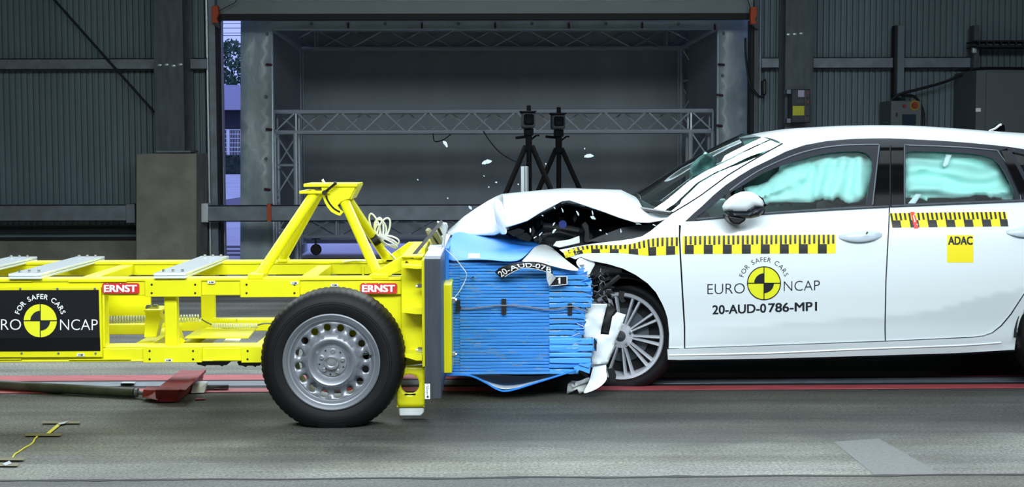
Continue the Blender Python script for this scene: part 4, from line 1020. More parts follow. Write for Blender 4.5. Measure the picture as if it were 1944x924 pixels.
# ================================================================== CAR
CY, CC = 7.67, 8.57                                           # near side and centre plane
car = emp('car', (P(1700, 700, CC).x, CC, 0), 'white hatchback with crumpled front, crashed into the blue barrier', 'car')
PROF = [(-.2, .16), (.10, .13), (.18, .10), (.26, .075), (.36, .06), (.45, .04), (.55, .018), (.66, .002), (.76, .0), (.84, .008), (.90, .026), (.95, .05), (1.05, .105), (1.15, .165), (1.25, .225), (1.33, .285), (1.40, .37), (1.5, .5)]
def prof(z):
    P_ = PROF
    if z <= P_[0][0]: return P_[0][1]
    for i in range(len(P_)-1):
        z0, a = P_[i]; z1, c = P_[i+1]
        if z <= z1:
            zm, am = P_[max(i-1, 0)]; zn, an = P_[min(i+2, len(P_)-1)]
            t = (z-z0)/(z1-z0); h = z1-z0; m0 = (c-am)/(z1-zm); m1 = (an-a)/(zn-z0)
            return (2*t**3-3*t*t+1)*a+(t**3-2*t*t+t)*h*m0+(-2*t**3+3*t*t)*c+(t**3-t*t)*h*m1
    return P_[-1][1]
CREASE = [(.4, .40), (1.0, .35), (1.47, .357), (2.1, .405), (2.39, .433), (2.53, .475), (2.67, .517), (2.9, .56), (5, .6)]
def crease(x):
    for (a, za), (c, zc_) in zip(CREASE, CREASE[1:]):
        if x <= c: return za+(zc_-za)*max(0, (x-a)/(c-a))
    return .6
def side(x, z):
    y = CY+prof(z)
    k = crease(x)
    if z < k: y += min(.06, (k-z)*.19)*min(1, max(0, (x-.9)*2))
    y += .011*(x-1.9)**2
    if x < .8: y += .10*(.8-x)**2
    return y
def on(px, py, e=0.0):
    Y = CY
    for _ in range(8):
        p = P(px, py, Y); Y = side(p.x, p.z)-e
    return P(px, py, Y)
def nside(p):
    h = .005
    return Vector(((side(p.x+h, p.z)-side(p.x-h, p.z))/(2*h), -1, (side(p.x, p.z+h)-side(p.x, p.z-h))/(2*h))).normalized()
def onl(e): return lambda px, py: on(px, py, e)
def mir(p): return Vector((p.x, 2*CC-p.y, p.z))

TRIM_OUT = [(1302, 419), (1318, 404), (1333, 391), (1355, 370), (1378, 351), (1403, 334), (1428, 319), (1460, 303.5), (1492, 287.5), (1525, 276), (1568, 268), (1622, 263.5), (1690, 262.5), (1776, 266.5), (1841, 271), (1906, 277.5), (1944, 283), (2000, 296), (2045, 316), (2072, 342), (2082, 366)]
TRIM_BOT = [(2082, 374), (1944, 381.5), (1810, 387.5), (1690, 393), (1570, 399), (1451, 406.5), (1380, 413.5), (1322, 419)]
GL_F = [(1384, 366.5), (1400, 358), (1425, 343), (1450, 328), (1479, 316), (1502, 308), (1525, 301.5), (1548, 295), (1568, 291), (1590, 288.5), (1611, 287.3), (1632, 287.5), (1644, 290.5), (1652, 297), (1656.5, 307), (1656, 324), (1652, 345), (1648, 363), (1644.5, 389.5), (1600, 392.5), (1547, 396), (1500, 399), (1452, 402.5), (1387, 407.5)]
GL_Q = [(1322, 412.5), (1340, 398.5), (1358, 385), (1377.5, 369.5), (1381, 390), (1382, 408)]
GL_R = [(1719, 294), (1722, 289), (1729, 287), (1777, 287.7), (1820, 289.8), (1850, 292.5), (1870, 295.5), (1885, 301), (1898, 312), (1911, 332.6), (1923, 358.6), (1926.5, 378.5), (1860, 381), (1790, 384), (1719, 387.5)]
GL_3 = [(1921, 288), (1944, 293), (1990, 305), (2028, 325), (2050, 350), (2056, 367), (1972, 372), (1953, 341)]
panel('window_surround', TRIM_OUT+TRIM_BOT, 'trim', car, onl(.004), 9, [GL_F, GL_Q, GL_R, GL_3], solid=.015, nrm=nside)
# gloss pillar covers, bright frame lines
panel('pillar_cover', [(1672, 276), (1689, 276), (1689, 392), (1659, 393)], 'blackg', car, onl(.016), 6, solid=.012, nrm=nside)
panel('pillar_cover', [(1692, 276), (1715, 276), (1715, 391), (1692, 392)], 'blackg', car, onl(.016), 6, solid=.012, nrm=nside)
panel('pillar_cover', [(1900, 285), (1912, 281.5), (1962, 377), (1942, 378)], 'blackg', car, onl(.016), 6, solid=.012, nrm=nside)
def ontube(name, pts, r, m, parent=None, e=.006, n=8, k=3):
    b = B(); q = smooth_line(pts, k) if k > 1 else list(pts); d_ = [q[0]]
    for a, c in zip(q, q[1:]):
        m_ = max(1, int(math.hypot(c[0]-a[0], c[1]-a[1])/8)); d_ += [(a[0]+(c[0]-a[0])*j/m_, a[1]+(c[1]-a[1])*j/m_) for j in range(1, m_+1)]
    b.tube([on(x, y, e) for x, y in d_], r, n); return b.build(name, m, parent or car)
ontube('frame_line', [(1385, 362), (1415, 340), (1450, 319), (1503, 296), (1546, 283.5), (1590, 276.8), (1633, 274.6), (1668, 274.2)], .004, 'steel')
ontube('frame_line', [(1669.5, 275), (1664, 320), (1656.5, 389)], .004, 'steel', k=2)
ontube('frame_line', [(1717, 388), (1717, 330), (1717, 275.5), (1780, 277.5), (1840, 280.5), (1893, 285.5), (1915, 315), (1936, 352), (1938, 379)], .0035, 'steel', k=1)
ontube('belt_strip', [(1322, 416.5), (1380, 411), (1451, 405), (1570, 397.5), (1687, 391.5)], .0065, 'steeld', e=.01)
ontube('belt_strip', [(1692, 391), (1810, 386), (1944, 380.5), (2080, 373)], .0065, 'steeld', e=.01)
panel('divider_post', [(1377.5, 368), (1386, 363), (1390, 410), (1380, 411)], 'black', car, onl(.008), 10, solid=.003, nrm=nside)
for nm, q in (('side_window', GL_F), ('side_window', GL_Q), ('side_window', GL_R), ('side_window', GL_3)):
    c = (sum(p[0] for p in q)/len(q), sum(p[1] for p in q)/len(q)); q2 = [(c[0]+(x-c[0])*1.02, c[1]+(y-c[1])*1.02) for x, y in q]
    panel(nm, q2, 'glass', car, onl(-.006), 16, solid=0, nrm=nside)
# pillar, roof
PIL = [(1276, 405), (1303, 389), (1331, 371), (1356, 352.5), (1380, 334.5), (1410, 316), (1439, 299), (1463, 285.5), (1485, 273.5)]
panel('windscreen_pillar', PIL+[(1508, 270.5), (1530, 274.5), (1492, 287.5), (1460, 303.5), (1428, 319), (1403, 334), (1378, 351), (1355, 370), (1333, 391), (1318, 404), (1302, 419), (1293, 428), (1283, 424), (1262, 421)], 'white', car, onl(.0), 9, solid=.02, nrm=nside)
RT = [(1485, 273.5), (1508, 270.5), (1530, 274), (1568, 267.5), (1622, 263), (1690, 262), (1776, 266), (1841, 270.5), (1906, 277), (1944, 282.5), (2000, 295), (2045, 315), (2072, 341), (2100, 365)]
SIL = [(1400, 266), (1440, 254.5), (1460, 250), (1500, 244), (1530, 242), (1565, 240), (1600, 238.3), (1650, 237.3), (1710, 237.5), (1755, 239.5), (1820, 244), (1870, 248), (1944, 252.5), (2000, 258)]
def silz(x):
    pts = [P(a, c, 8.45) for a, c in SIL]
    if x <= pts[0].x: return pts[0].z
    for p, q in zip(pts, pts[1:]):
        if x <= q.x: return p.z+(q.z-p.z)*(x-p.x)/(q.x-p.x)
    return pts[-1].z-(x-pts[-1].x)*.25
RT = smooth_line(RT, 4)
b = B(); NS = 28; rows = []
for k_, (px, py) in enumerate(RT):
    k = k_/4; p = on(px, py, -.002); q = mir(p); row = []
    for j in range(NS+1):
        t = -1+2*j/NS; t = math.copysign(abs(t)**.8, t)
        bx = -.115*(1-t*t)*max(0, 1-k/4)**1.2
        if k >= 11: bx = .1*(1-t*t)
        x = p.x+bx; h = max(.012, silz(x)-p.z)
        if k >= 11: h = .02+.04*(13-k)/2
        row.append(Vector((x, CC+(CC-p.y)*t, p.z+h*(1-abs(t)**3)**.75)))
    rows.append(row)
pts = [v for r in rows for v in r]; n = NS+1
b.add(pts, [(i*n+j, i*n+j+1, (i+1)*n+j+1, (i+1)*n+j) for i in range(len(rows)-1) for j in range(NS)])
b.build('roof', 'white', car, smooth=80, solid=.004)
hdr = rows[0]
# windscreen: near edge on the pillar, mirrored far edge, bulging forward in the middle
b = B(); rows = []; ns = 20
for k, (px, py) in enumerate(PIL):
    p = on(px, py, -.004); v = k/(len(PIL)-1); row = []
    for j in range(ns+1):
        t = -1+2*j/ns; bl = 1-abs(t)**2.2
        row.append(Vector((p.x-(.23*(1-v)+.115*v)*bl, CC+(CC-p.y)*t, p.z+(.02+.045*v)*bl)))
    rows.append(row)
pts = [v for r in rows for v in r]; n = ns+1
b.add(pts, [(i*n+j, i*n+j+1, (i+1)*n+j+1, (i+1)*n+j) for i in range(len(rows)-1) for j in range(ns)])
ws = b.build('windscreen', 'wglass', car, smooth=80)
b = B(); b.tube([r[0]+Vector((0, -.003, .003)) for r in rows], .004, 6); b.tube(rows[0], .012, 6); b.build('windscreen_seal', 'black', ws)
# antenna fin and hinge spot
fin = B(); fin.prism([(1881, 247), (1888, 243), (1897, 236), (1903, 235), (1908, 238), (1909, 251), (1881, 250)], 8.54, 8.6); fin.build('roof_antenna', 'blackg', car, bevel=.008)
B().ptube([(1878, 249, 8.53), (1890, 244, 8.53), (1897, 238, 8.53), (1901, 236.5, 8.53)], .006, 8).build('antenna_edge', 'chrome', car)
# doors ----------------------------------------------------------------
DF = [(1293.5, 420.5), (1322, 419.5), (1380, 414), (1451, 407), (1570, 399.5), (1687.5, 393.5), (1686, 430), (1684.5, 458), (1680.5, 536), (1679, 620), (1679.5, 646.3), (1500, 653), (1301, 660), (1301, 620), (1297.5, 560), (1293.5, 490), (1291.5, 450)]
DR = [(1690, 393.3), (1810, 388), (1944, 382), (1990, 380), (1990, 470), (1975, 510), (1944, 556), (1918, 595.5), (1900, 617), (1883, 630.5), (1866, 636.5), (1848, 638.8), (1760, 643), (1682, 646.3), (1681.5, 620), (1683, 536), (1687, 458), (1688.5, 430)]
door1 = panel('door', DF, 'white', car, onl(.0), 10, solid=.006, nrm=nside); door1['label'] = 'front door with round emblem and lettering'
door2 = panel('door', DR, 'white', car, onl(.0), 10, solid=.006, nrm=nside); door2['label'] = 'rear door with yellow square sticker'
# gaps behind the door joints
def gap(pts, w=1.2): ontube('door_gap', pts, .0045, 'black', car, e=-.012, n=6, k=1)
gap([(1292.5, 421), (1290.5, 450), (1292.5, 490), (1296.5, 560), (1300, 620), (1300, 660), (1500, 653.8), (1680.5, 647.3)]); gap([(1689, 394), (1687, 430), (1685.8, 458), (1681.8, 536), (1680.3, 620), (1680.5, 647), (1848, 640), (1884, 632), (1919, 597), (1945, 557), (1976, 511), (1991, 470)])
ontube('door_gap', [(1302, 660.7), (1500, 653.7), (1680, 647), (1760, 643.8), (1848, 639.7), (1867, 637.2), (1884, 631.2), (1901, 617.7), (1919, 596.2), (1945, 556.7)], .0022, 'trim', car, e=.0, k=1)
ontube('door_gap', [(1689, 394), (1687, 430), (1685.8, 458), (1681.8, 536), (1680.3, 620), (1680.5, 646.8)], .0018, 'steeld', car, e=-.001, k=1)
# fender with the wheel arch
ARCH = [(1269.5, 661), (1270.5, 633), (1267.5, 605), (1263, 590), (1257.5, 577), (1245.5, 555), (1229.5, 537.5), (1207.5, 522), (1182.5, 509.5), (1154.5, 501), (1126, 495.5), (1106, 489)]
FE = [(1062, 474), (1090, 468.5), (1118, 463.5), (1148, 459.5), (1176, 456.5), (1200, 453), (1220, 448), (1235, 438.5), (1247, 428.5), (1262, 417), (1276, 405.5), (1289, 421), (1288.5, 450), (1290.5, 490), (1294.5, 560), (1298, 620), (1298.5, 661)]
def fend(px, py):
    p = on(px, py); k = max(0, (1150-px)/90)
    p = P(px, py, p.y+.02*k*mnoise.noise((px*.05, py*.08, 0))+.025*k*math.sin(px*.09))
    return p
fn = panel('fender', FE+ARCH+[(1104, 487), (1092, 492), (1078, 486), (1068, 479)], 'white', car, fend, 8, solid=.005, nrm=nside)
rows = [[(1108, 487, 7.74), (1120, 493, 7.74), (1135, 497, 7.74)], [(1098, 488, 7.66), (1112, 500, 7.66), (1124, 512, 7.68)], [(1090, 499, 7.62), (1106, 514, 7.62), (1120, 527, 7.64)]]
sheet('folded_edge', rows, 'white', car, solid=.003)
rows = [[(1104, 487, 7.68), (1130, 486, 7.71), (1160, 487, 7.73), (1200, 491, 7.74)], [(1106, 491, 7.69), (1130, 496, 7.7), (1155, 501, 7.71), (1183, 509.5, 7.72)]]
# measuring stripes ------------------------------------------------------
def stripe(name, ts, bs, parent, lift, period, off, block, slant_ticks=0, u_end=1.0, hr=.5):
    b = B(); n = 400
    T = smooth_line(ts, 6); Bt = smooth_line(bs, 6)
    acc = [0]
    for p, q in zip(T, T[1:]): acc.append(acc[-1]+math.hypot(q[0]-p[0], q[1]-p[1]))
    def at(u, v):                                           # u in pixels of arc length
        u = max(0, min(acc[-1], u)); i = 0
        while i < len(acc)-2 and acc[i+1] < u: i += 1
        t = (u-acc[i])/(acc[i+1]-acc[i]) if acc[i+1] > acc[i] else 0
        x = (T[i][0]*(1-t)+T[i+1][0]*t)*(1-v)+(Bt[i][0]*(1-t)+Bt[i+1][0]*t)*v; y = (T[i][1]*(1-t)+T[i+1][1]*t)*(1-v)+(Bt[i][1]*(1-t)+Bt[i+1][1]*t)*v
        return x, y
    def patch(u0, u1, v0, v1, e, k):
        pts = []
        for j in range(3):
            for i in range(k+1):
                x, y = at(u0+(u1-u0)*i/k, v0+(v1-v0)*j/2); pts.append(lift(x, y, e))
        b.add(pts, orient([(j*(k+1)+i, j*(k+1)+i+1, (j+1)*(k+1)+i+1, (j+1)*(k+1)+i) for j in range(2) for i in range(k)], pts))
    Lt = acc[-1]
    b.mi(0); patch(0, Lt, 0, 1, .0012, int(Lt/5)); b.mi(1)
    u = off-period
    while u < Lt:
        a0, a1 = max(0, u), min(Lt, u+block)
        if a1 > a0+.5: patch(a0, a1, hr, 1, .002, 3)
        for k in range(4):
            c0 = u+period*k/4; c1 = c0+period*.115
            if c0 >= 0 and c1 <= Lt: patch(c0, c1, 0, hr+.01 if k % 2 == 0 else hr-.02, .002, 1)
        u += period
    return b.build(name, ['stick', 'stickk'], parent, 0, fixn=False)
fl_ = lambda x, y, e: fend(x, y)+Vector((0, -e, 0)); dl = lambda x, y, e: on(x, y, e)
stripe('measuring_stripe', [(1069, 478), (1099, 468), (1127, 465), (1173, 465), (1200, 462.5), (1222, 456), (1250, 451), (1288, 450)], [(1074, 490), (1104, 481.5), (1128, 480), (1173, 480), (1200, 482), (1225, 485), (1250, 484.5), (1288, 482.5)], fn, fl_, 36.2, 18, 17)
stripe('measuring_stripe', [(1295, 448), (1400, 446.5), (1500, 445.5), (1586.5, 445)], [(1295, 482), (1400, 481.5), (1500, 481), (1586.5, 480.8)], door1, dl, 36.1, 5, 17)
stripe('measuring_stripe', [(1688.5, 404.5), (1760, 403.5), (1840, 402.5), (1910, 401.8)], [(1693.5, 432), (1765, 431), (1845, 430.2), (1914.5, 429.5)], door2, dl, 34.3, 1, 17)
b = B(); quadpx(b, [(1728, 402), (1736, 402), (1744, 433), (1736, 434)], lambda x, y: on(x, y, .0035), 3); b.build('red_tape', mat('red tape', rgb(240, 70, 60), .5), door2, 0, fixn=False)
b = B(); 
for q in ([(1733, 409), (1735, 408.5), (1738, 421), (1736, 421.5)], [(1735.5, 406), (1737, 405.7), (1737.6, 408), (1736, 408.3)], [(1739, 415), (1741, 414.7), (1741.6, 417), (1740, 417.3)], [(1740, 425), (1742, 424.7), (1742.6, 427), (1741, 427.3)]): quadpx(b, q, lambda x, y: on(x, y, .0042))
b.build('tape_print', 'signw', door2, 0, fixn=False)
emblem('emblem', 1450.5, 537.3, 31.3, dl, door1)
b = B(); Lk = lambda x, y: on(x, y, .0016)
lettering(b, 'EURO', 1343, 558.5, 71, 19.5, Lk, -.028, -.012); lettering(b, 'NCAP', 1488, 552.6, 68.5, 19, Lk, -.028, -.012)
lettering(b, '20-AUD-0', 1353, 596, 101, 16.5, Lk, -.033, .022); lettering(b, '786-MP1', 1459, 592.2, 91.5, 16.5, Lk, -.033, .022)
arc_lettering(b, 'FOR SAFER CARS', 1450.5, 537.3, 40.5, 164, 18, 9.2, Lk, -.002); b.build('lettering', 'ink', door1, 0, fixn=False)
b = B(); quadpx(b, [(1798, 445.8), (1848, 445.8), (1848, 498), (1798, 498)], lambda x, y: on(x, y, .0012), 6); st = b.build('square_sticker', 'stick', door2, 0, fixn=False)
b = B(); lettering(b, 'ADAC', 1800.5, 463.8, 45.5, 15, lambda x, y: on(x, y, .0025), 0, .035); b.build('lettering', 'ink', door2, 0, fixn=False)
# handles
M['handle'] = mat('handle paint with shade', rgb(206, 218, 228), .3, coat=.5)  # car white greyed, the handles' shading painted into the colour
def handle(x0, x1, yc, parent):
    b = B(); n = 24; m_ = 10; pts = []
    for i in range(n+1):
        u = i/n; x = x0+(x1-x0)*u; w_ = (math.sin(PI*(.04+.92*u))**.75); up = 10.5*w_; dn = 14*w_
        lift_ = .035*min(1, 5*min(u, 1-u))**.7
        for j in range(m_):
            a = 2*PI*j/m_; py = yc-1-(2*u-1)*2.0-(up if math.sin(a) > 0 else dn)*math.sin(a)*.95
            p = on(x, py); pts.append(p+Vector((0, -lift_*.55-lift_*.5*math.cos(a)*w_, 0)))
    b.add(pts, [(i*m_+j, i*m_+(j+1) % m_, (i+1)*m_+(j+1) % m_, (i+1)*m_+j) for i in range(n) for j in range(m_)]+[list(range(m_)), [n*m_+j for j in range(m_)][::-1]])
    h = b.build('door_handle', 'handle', parent, smooth=60, sub=1)
    return h
handle(1591, 1676, 447.5, door1); handle(1909, 1994, 438.5, door2)
b = B(); b.prism([(1645, 444), (1647, 440), (1648.5, 440), (1646, 445)], 7.6, 7.62); b.build('key_mark', 'black', door1, smooth=0)
# sill and rear quarter, far side, underbody ---------------------------------
def sill(px, py):
    p = on(px, py); return P(px, py, p.y-.012+.0)
panel('sill', [(1267, 663), (1302, 661.8), (1500, 655), (1680.5, 648.5), (1760, 645), (1848, 641), (1868, 638.5), (1886, 632.5), (1903, 619), (1921, 597.5), (1946, 558.5), (1978, 512), (1992, 472), (2000, 480), (1960, 560), (1942, 590), (1934, 615), (1929, 640), (1926, 663.5), (1818, 669.8), (1600, 676.5), (1458, 680.3), (1290, 683), (1268, 682.5)], 'white', car, sill, 8, solid=.01, nrm=nside)
ontube('sill_line', [(1270, 674), (1458, 670), (1640, 662), (1818, 655.5), (1900, 650)], .004, 'white', car, e=.012)
ontube('sill_lip', [(1268, 683.5), (1458, 681), (1600, 677.3), (1818, 670.5), (1926, 664.5)], .006, 'trim', car, e=-.01)
RA = [(2041+112*math.cos(a), 638+112*math.sin(a)) for a in [PI*.94+(PI*1.12)*i/24 for i in range(25)]]
panel('rear_quarter', [(1992, 380), (2084, 374), (2140, 384), (2200, 420), (2235, 480), (2240, 560), (2225, 640), (2200, 660), (2150, 664)]+RA[::-1]+[(1944, 590), (1962, 560), (2001, 480), (1993, 470)], 'white', car, onl(.0), 12, solid=.006, nrm=nside)
panel('tail_panel', [(2104, 366), (2086, 374), (2140, 384), (2200, 420), (2160, 372)], 'blackg', car, onl(.0), 14, solid=.006)
full = FE[:11]+[(1300, 421), (1318, 404), (1333, 391), (1378, 351), (1428, 319), (1492, 287.5), (1568, 268), (1690, 262.5), (1841, 271), (1944, 283), (2045, 316), (2082, 366), (2140, 384), (2200, 420), (2235, 480), (2240, 560), (2225, 640), (2150, 664)]+RA[::-1]+[(1926, 663), (1458, 680), (1268, 682)]+ARCH
panel('far_body_side', full, 'white', car, lambda x, y: mir(on(x, y)), 14, [[(1400, 400), (1500, 318), (1600, 292), (1650, 295), (1640, 388)], [(1722, 384), (1722, 294), (1870, 300), (1915, 375)]], solid=-.006)
b = B(); xa = P(1290, 680, CC).x; xb = P(2300, 680, CC).x
b.box((xa, CY+.2, .2), (xb-.05, 2*CC-CY-.2, .34)); b.box((xa-.45, CY+.35, .24), (xa, 2*CC-CY-.35, .5)); b.build('underbody', 'dark', car)
b = B(); b.hull8([P(2225, 650, 7.95), P(2300, 640, 7.95), P(2300, 470, 7.95), P(2200, 420, 7.95)], [mir(P(2225, 650, 7.95)), mir(P(2300, 640, 7.95)), mir(P(2300, 470, 7.95)), mir(P(2200, 420, 7.95))]); b.build('tailgate', 'white', car, bevel=.03)
b = B(); b.add([P(2100, 366, 8.05), P(2200, 420, 7.97), mir(P(2200, 420, 7.97)), mir(P(2100, 366, 8.05))], [(0, 1, 2, 3)]); b.build('rear_window', 'blackg', car, smooth=0, solid=.005)
# bonnet ------------------------------------------------------------------
near = [(1274, 411), (1255, 417), (1233, 421), (1206, 421), (1176, 412), (1147, 401), (1118, 391), (1098, 384), (1081, 378.5), (1067, 380), (1046, 391), (1025, 402), (1000, 418), (979, 425), (960, 430.5), (957, 438), (938, 446), (913, 446), (884, 446), (851, 445)]
ridge = [(1273, 406), (1258, 399), (1240, 390), (1210, 375), (1179, 360), (1150, 359), (1120, 358.5), (1100, 358), (1082, 358), (1067, 358.5), (1048, 359.5), (1028, 361), (1002, 363), (975, 365.5), (953, 368), (943, 372), (928, 380), (905, 394), (879, 412), (849, 439)]
nY = [7.78]*14+[7.74, 7.96, 8.1, 8.22, 8.32, 8.4]; rY = [8.5, 8.5, 8.5, 8.45, 8.4, 8.4, 8.4, 8.4, 8.4, 8.4, 8.4, 8.4, 8.4, 8.4, 8.4, 8.42, 8.46, 8.5, 8.55, 8.6]
b = B(); cols = []
for i, ((nx_, ny_), (rx, ry)) in enumerate(zip(near, ridge)):
    c = []
    for j in range(11):
        v = j/10; w_ = math.sin(v*PI/2)**.85 if i < 15 else v
        s = .35*v+.65*w_
        px = nx_+(rx-nx_)*v; py = ny_+(ry-ny_)*w_; Y = nY[i]+(rY[i]-nY[i])*(v**1.15)
        p = P(px, py, Y)
        if i > 14: p.y += .03*math.sin(v*7+i*2)*math.sin(PI*v)
        c.append(p)
    e = P(nx_, ny_, nY[i])
    for j in range(1, 7):
        t = j/6; r_ = P(rx, ry, rY[i]); f = Vector((e.x, 2*CC-e.y, min(e.z, r_.z-.02)))
        q = r_.lerp(f, t); q.z = r_.z+(f.z-r_.z)*t**1.8; c.append(q)
    cols.append(c)
n = 17; b.add([p for c in cols for p in c], [(i*n+j, i*n+j+1, (i+1)*n+j+1, (i+1)*n+j) for i in range(len(cols)-1) for j in range(n-1)])
bn = b.build('bonnet', 'white', car, smooth=28, solid=.006)
# creased skin flap at the front corner of the bonnet
rows = [[(941, 372, 7.98), (950, 380, 7.9), (958, 395, 7.84)], [(936, 396, 7.9), (944, 400, 7.84), (957, 410, 7.8)], [(940, 422, 7.86), (952, 424, 7.79), (961, 428, 7.77)], [(949, 446, 7.84), (957, 446, 7.78), (963, 445, 7.76)]]
sheet('skin_flap', rows, 'white', bn, solid=.003)
# engine bay --------------------------------------------------------------
b = B(); b.prism([(955, 442), (1020, 408), (1078, 388), (1130, 399), (1200, 420), (1300, 420), (1300, 560), (955, 560)], 8.9, 8.95); b.pbox(1285, 395, 1300, 560, 7.95, 9.2); b.build('bulkhead', 'dark', car, smooth=0)
b = B(); b.add([P(965, 432, 7.82), P(1075, 384, 7.9), P(1240, 424, 7.82), P(1240, 424, 9.2), P(1075, 384, 9.2), P(965, 432, 9.2)], [(0, 1, 4, 5), (1, 2, 3, 4)]); b.build('bonnet_liner', 'dark', car, smooth=0, solid=.01)
b = B(); b.prism([(1115, 458), (1180, 432), (1245, 424), (1262, 419), (1247, 432), (1220, 451), (1176, 459)], 7.9, 7.93); b.build('wing_flange', 'grey', car)
b = B(); b.prism([(1020, 440), (1046, 422), (1085, 428), (1112, 436), (1126, 444), (1126, 470), (1020, 470)], 8.1, 8.4); b.prism([(1085, 440), (1170, 428), (1240, 428), (1240, 470), (1085, 470)], 8.25, 8.6); o = b.build('engine_block', 'grey', car, bevel=.01)
b = B(); b.prism([(1104, 426), (1112, 420), (1118, 428), (1120, 452), (1128, 458), (1118, 466), (1108, 458), (1110, 440)], 7.95, 8.08); b.ptube([(1030, 428, 8.0), (1065, 432, 8.0), (1100, 438, 8.0)], .02, 10); b.ptube([(1028, 446, 7.95), (1060, 440, 7.98), (1095, 450, 8.0)], .012, 8); b.build('suspension_mount', 'black', car, bevel=.004)
b = B(); b.lathe([(0, -.02), (.022, -.02), (.024, .02), (0, .02)], P(1068, 425, 8.0), 20); b.build('filler_cap', 'bluec', car)
rr = random.Random(9); b = B()
for i in range(22):
    px = rr.uniform(1000, 1130); py = 452-rr.uniform(0, 40)*min(1, (1-abs(px-1075)/90)+.25); Y = rr.uniform(7.95, 8.2); s = rr.uniform(4, 11)
    a = rr.uniform(0, PI); q = [(px+s*math.cos(a+k*1.57)*(1 if k % 2 else .5), py+s*math.sin(a+k*1.57)*(1 if k % 2 else .5)) for k in range(4)]
    b = B(); b.prism(q, Y, Y+rr.uniform(.01, .05)); b.build('engine_fragment', 'black', car, smooth=0)
b = B(); b.prism([(1050, 466), (1056, 458), (1080, 455), (1100, 447.5), (1101, 461), (1080, 466), (1062, 470)], 7.86, 7.88); b.build('torn_panel', 'white', car, bevel=.003)
b = B()
for q in ([(962, 440), (985, 433), (996, 437), (992, 446), (975, 449)], [(978, 447), (1000, 441), (1010, 452), (1004, 459), (985, 453)], [(1012, 452), (1018, 446), (1024, 455), (1016, 460)]): b.prism(q, 7.84, 7.86)
b.build('headlamp_lens', glass('clear lens', (.7, .78, .9), 1.6, .3), car, smooth=0)
# wheel well and wheels -----------------------------------------------------
hub = P(1177, 638, 7.9)
b = B(); R_ = .335; vs = []
for i in range(25):
    a = .12+(PI+.1)*i/24
    for y in (7.79, 8.15): vs.append((hub.x+R_*math.cos(a), y, hub.z+R_*math.sin(a)))
n0 = len(vs); b.add(vs, [(2*i, 2*i+1, 2*i+3, 2*i+2) for i in range(24)]); b.add([(hub.x+R_*math.cos(.12+(PI+.1)*i/24), 8.15, hub.z+R_*math.sin(.12+(PI+.1)*i/24)) for i in range(25)], [list(range(25))])
b.build('arch_liner', 'dark', car, smooth=0, solid=.004)
def alloy(c, yaw, label=None, s=1):
    Rt, W, Rr = .315, .225, .242
    ct, st = math.cos(yaw), math.sin(yaw)
    def tr_(b):
        b.v = [Vector((c[0]+v.x*ct-v.y*st, c[1]+v.x*st+v.y*ct, c[2]+v.z)) for v in b.v]
        for v in b.v:
            if v.z < .0005: v.z = .0005
        return b
    prof_ = [(Rr-.01, .02), (Rr+.004, .004), (Rr+.02, -.004), (Rt*.9, -.004), (Rt*.95, .008), (Rt*.985, .025), (Rt, .05), (Rt, W-.05), (Rt*.97, W-.02), (Rr+.02, W), (Rr-.01, W-.02)]
    def notch(i, j, r): return r*.988 if i in (5, 6, 7) and j % 2 == 0 else r
    b = B(); b.lathe([(r, y*s) for r, y in prof_], (0, 0, 0), 144, notch); ty = tr_(b).build('wheel', 'rubber', car, smooth=40); ty['label'] = label or 'alloy wheel with many thin spokes'
    b = B(); b.lathe([(Rr+.002, .006*s), (Rr-.002, -.004*s), (Rr-.016, .0), (Rr-.022, .012*s), (Rr-.03, .05*s), (Rr-.034, .18*s)], (0, 0, 0), 96); tr_(b).build('rim', 'rimal', ty)
    b = B(); N = 20
    for k in range(N):
        a = 2*PI*(k+(.2 if k % 2 else -.2))/N+.06
        ca, sa = math.cos(a), math.sin(a)
        def pt(r, t, y): return (r*ca-t*sa, y*s, r*sa+t*ca)
        r0_, r1_, w0, w1 = .05, Rr-.02, .004, .0058
        a_ = [pt(r0_, -w0, .022), pt(r0_, w0, .022), pt(.12, -w0, .018), pt(.12, w0, .018), pt(r1_, -w1, .006), pt(r1_, w1, .006)]
        c_ = [pt(r0_, -w0*1.6, .05), pt(r0_, w0*1.6, .05), pt(.12, -w0*1.7, .045), pt(.12, w0*1.7, .045), pt(r1_, -w1*1.5, .04), pt(r1_, w1*1.5, .04)]
        b.add(a_+c_, [(0, 1, 3, 2), (2, 3, 5, 4), (0, 2, 8, 6), (2, 4, 10, 8), (1, 7, 9, 3), (3, 9, 11, 5)])
    tr_(b).build('spokes', 'rimal', ty, smooth=20)
    b = B(); b.lathe([(.068, .05*s), (.068, .024*s), (.03, .018*s), (.0, .018*s)], (0, 0, 0), 40); tr_(b).build('hub', 'rimal', ty)
    b = B(); b.lathe([(.029, .019*s), (.029, .012*s), (.024, .009*s), (0, .009*s)], (0, 0, 0), 28); hc = tr_(b).build('hub_cap', 'grey', ty)
    b = B()
    for k in range(4): # linked-ring mark
        b.lathe([(.0055, .0082*s), (.0066, .008*s)], (-.0105+.007*k, 0, 0), 16)
    tr_(b).build('cap_rings', 'chrome', ty)
    for k in range(5):
        a = 2*PI*k/5+.28; b = B(); q = (.056*math.cos(a), 0, .056*math.sin(a)); b.lathe([(.013, .0165*s), (.013, .03*s), (.0, .03*s)], q, 14); b.lathe([(.008, .03*s), (.008, .017*s), (0, .017*s)], q, 6); tr_(b).build('lug_bolt', 'chrome', ty)
    b = B(); b.lathe([(0, .07*s), (.15, .07*s), (.15, .085*s), (0, .085*s)], (0, 0, 0), 48); tr_(b).build('brake_disc', 'steeld', ty)
    b = B(); b.lathe([(0, .088*s), (.235, .088*s)], (0, 0, 0), 48); tr_(b).build('wheel_back', 'dark', ty, smooth=0)
alloy(hub, math.radians(-17), 'steered alloy wheel pushed back by the crash')
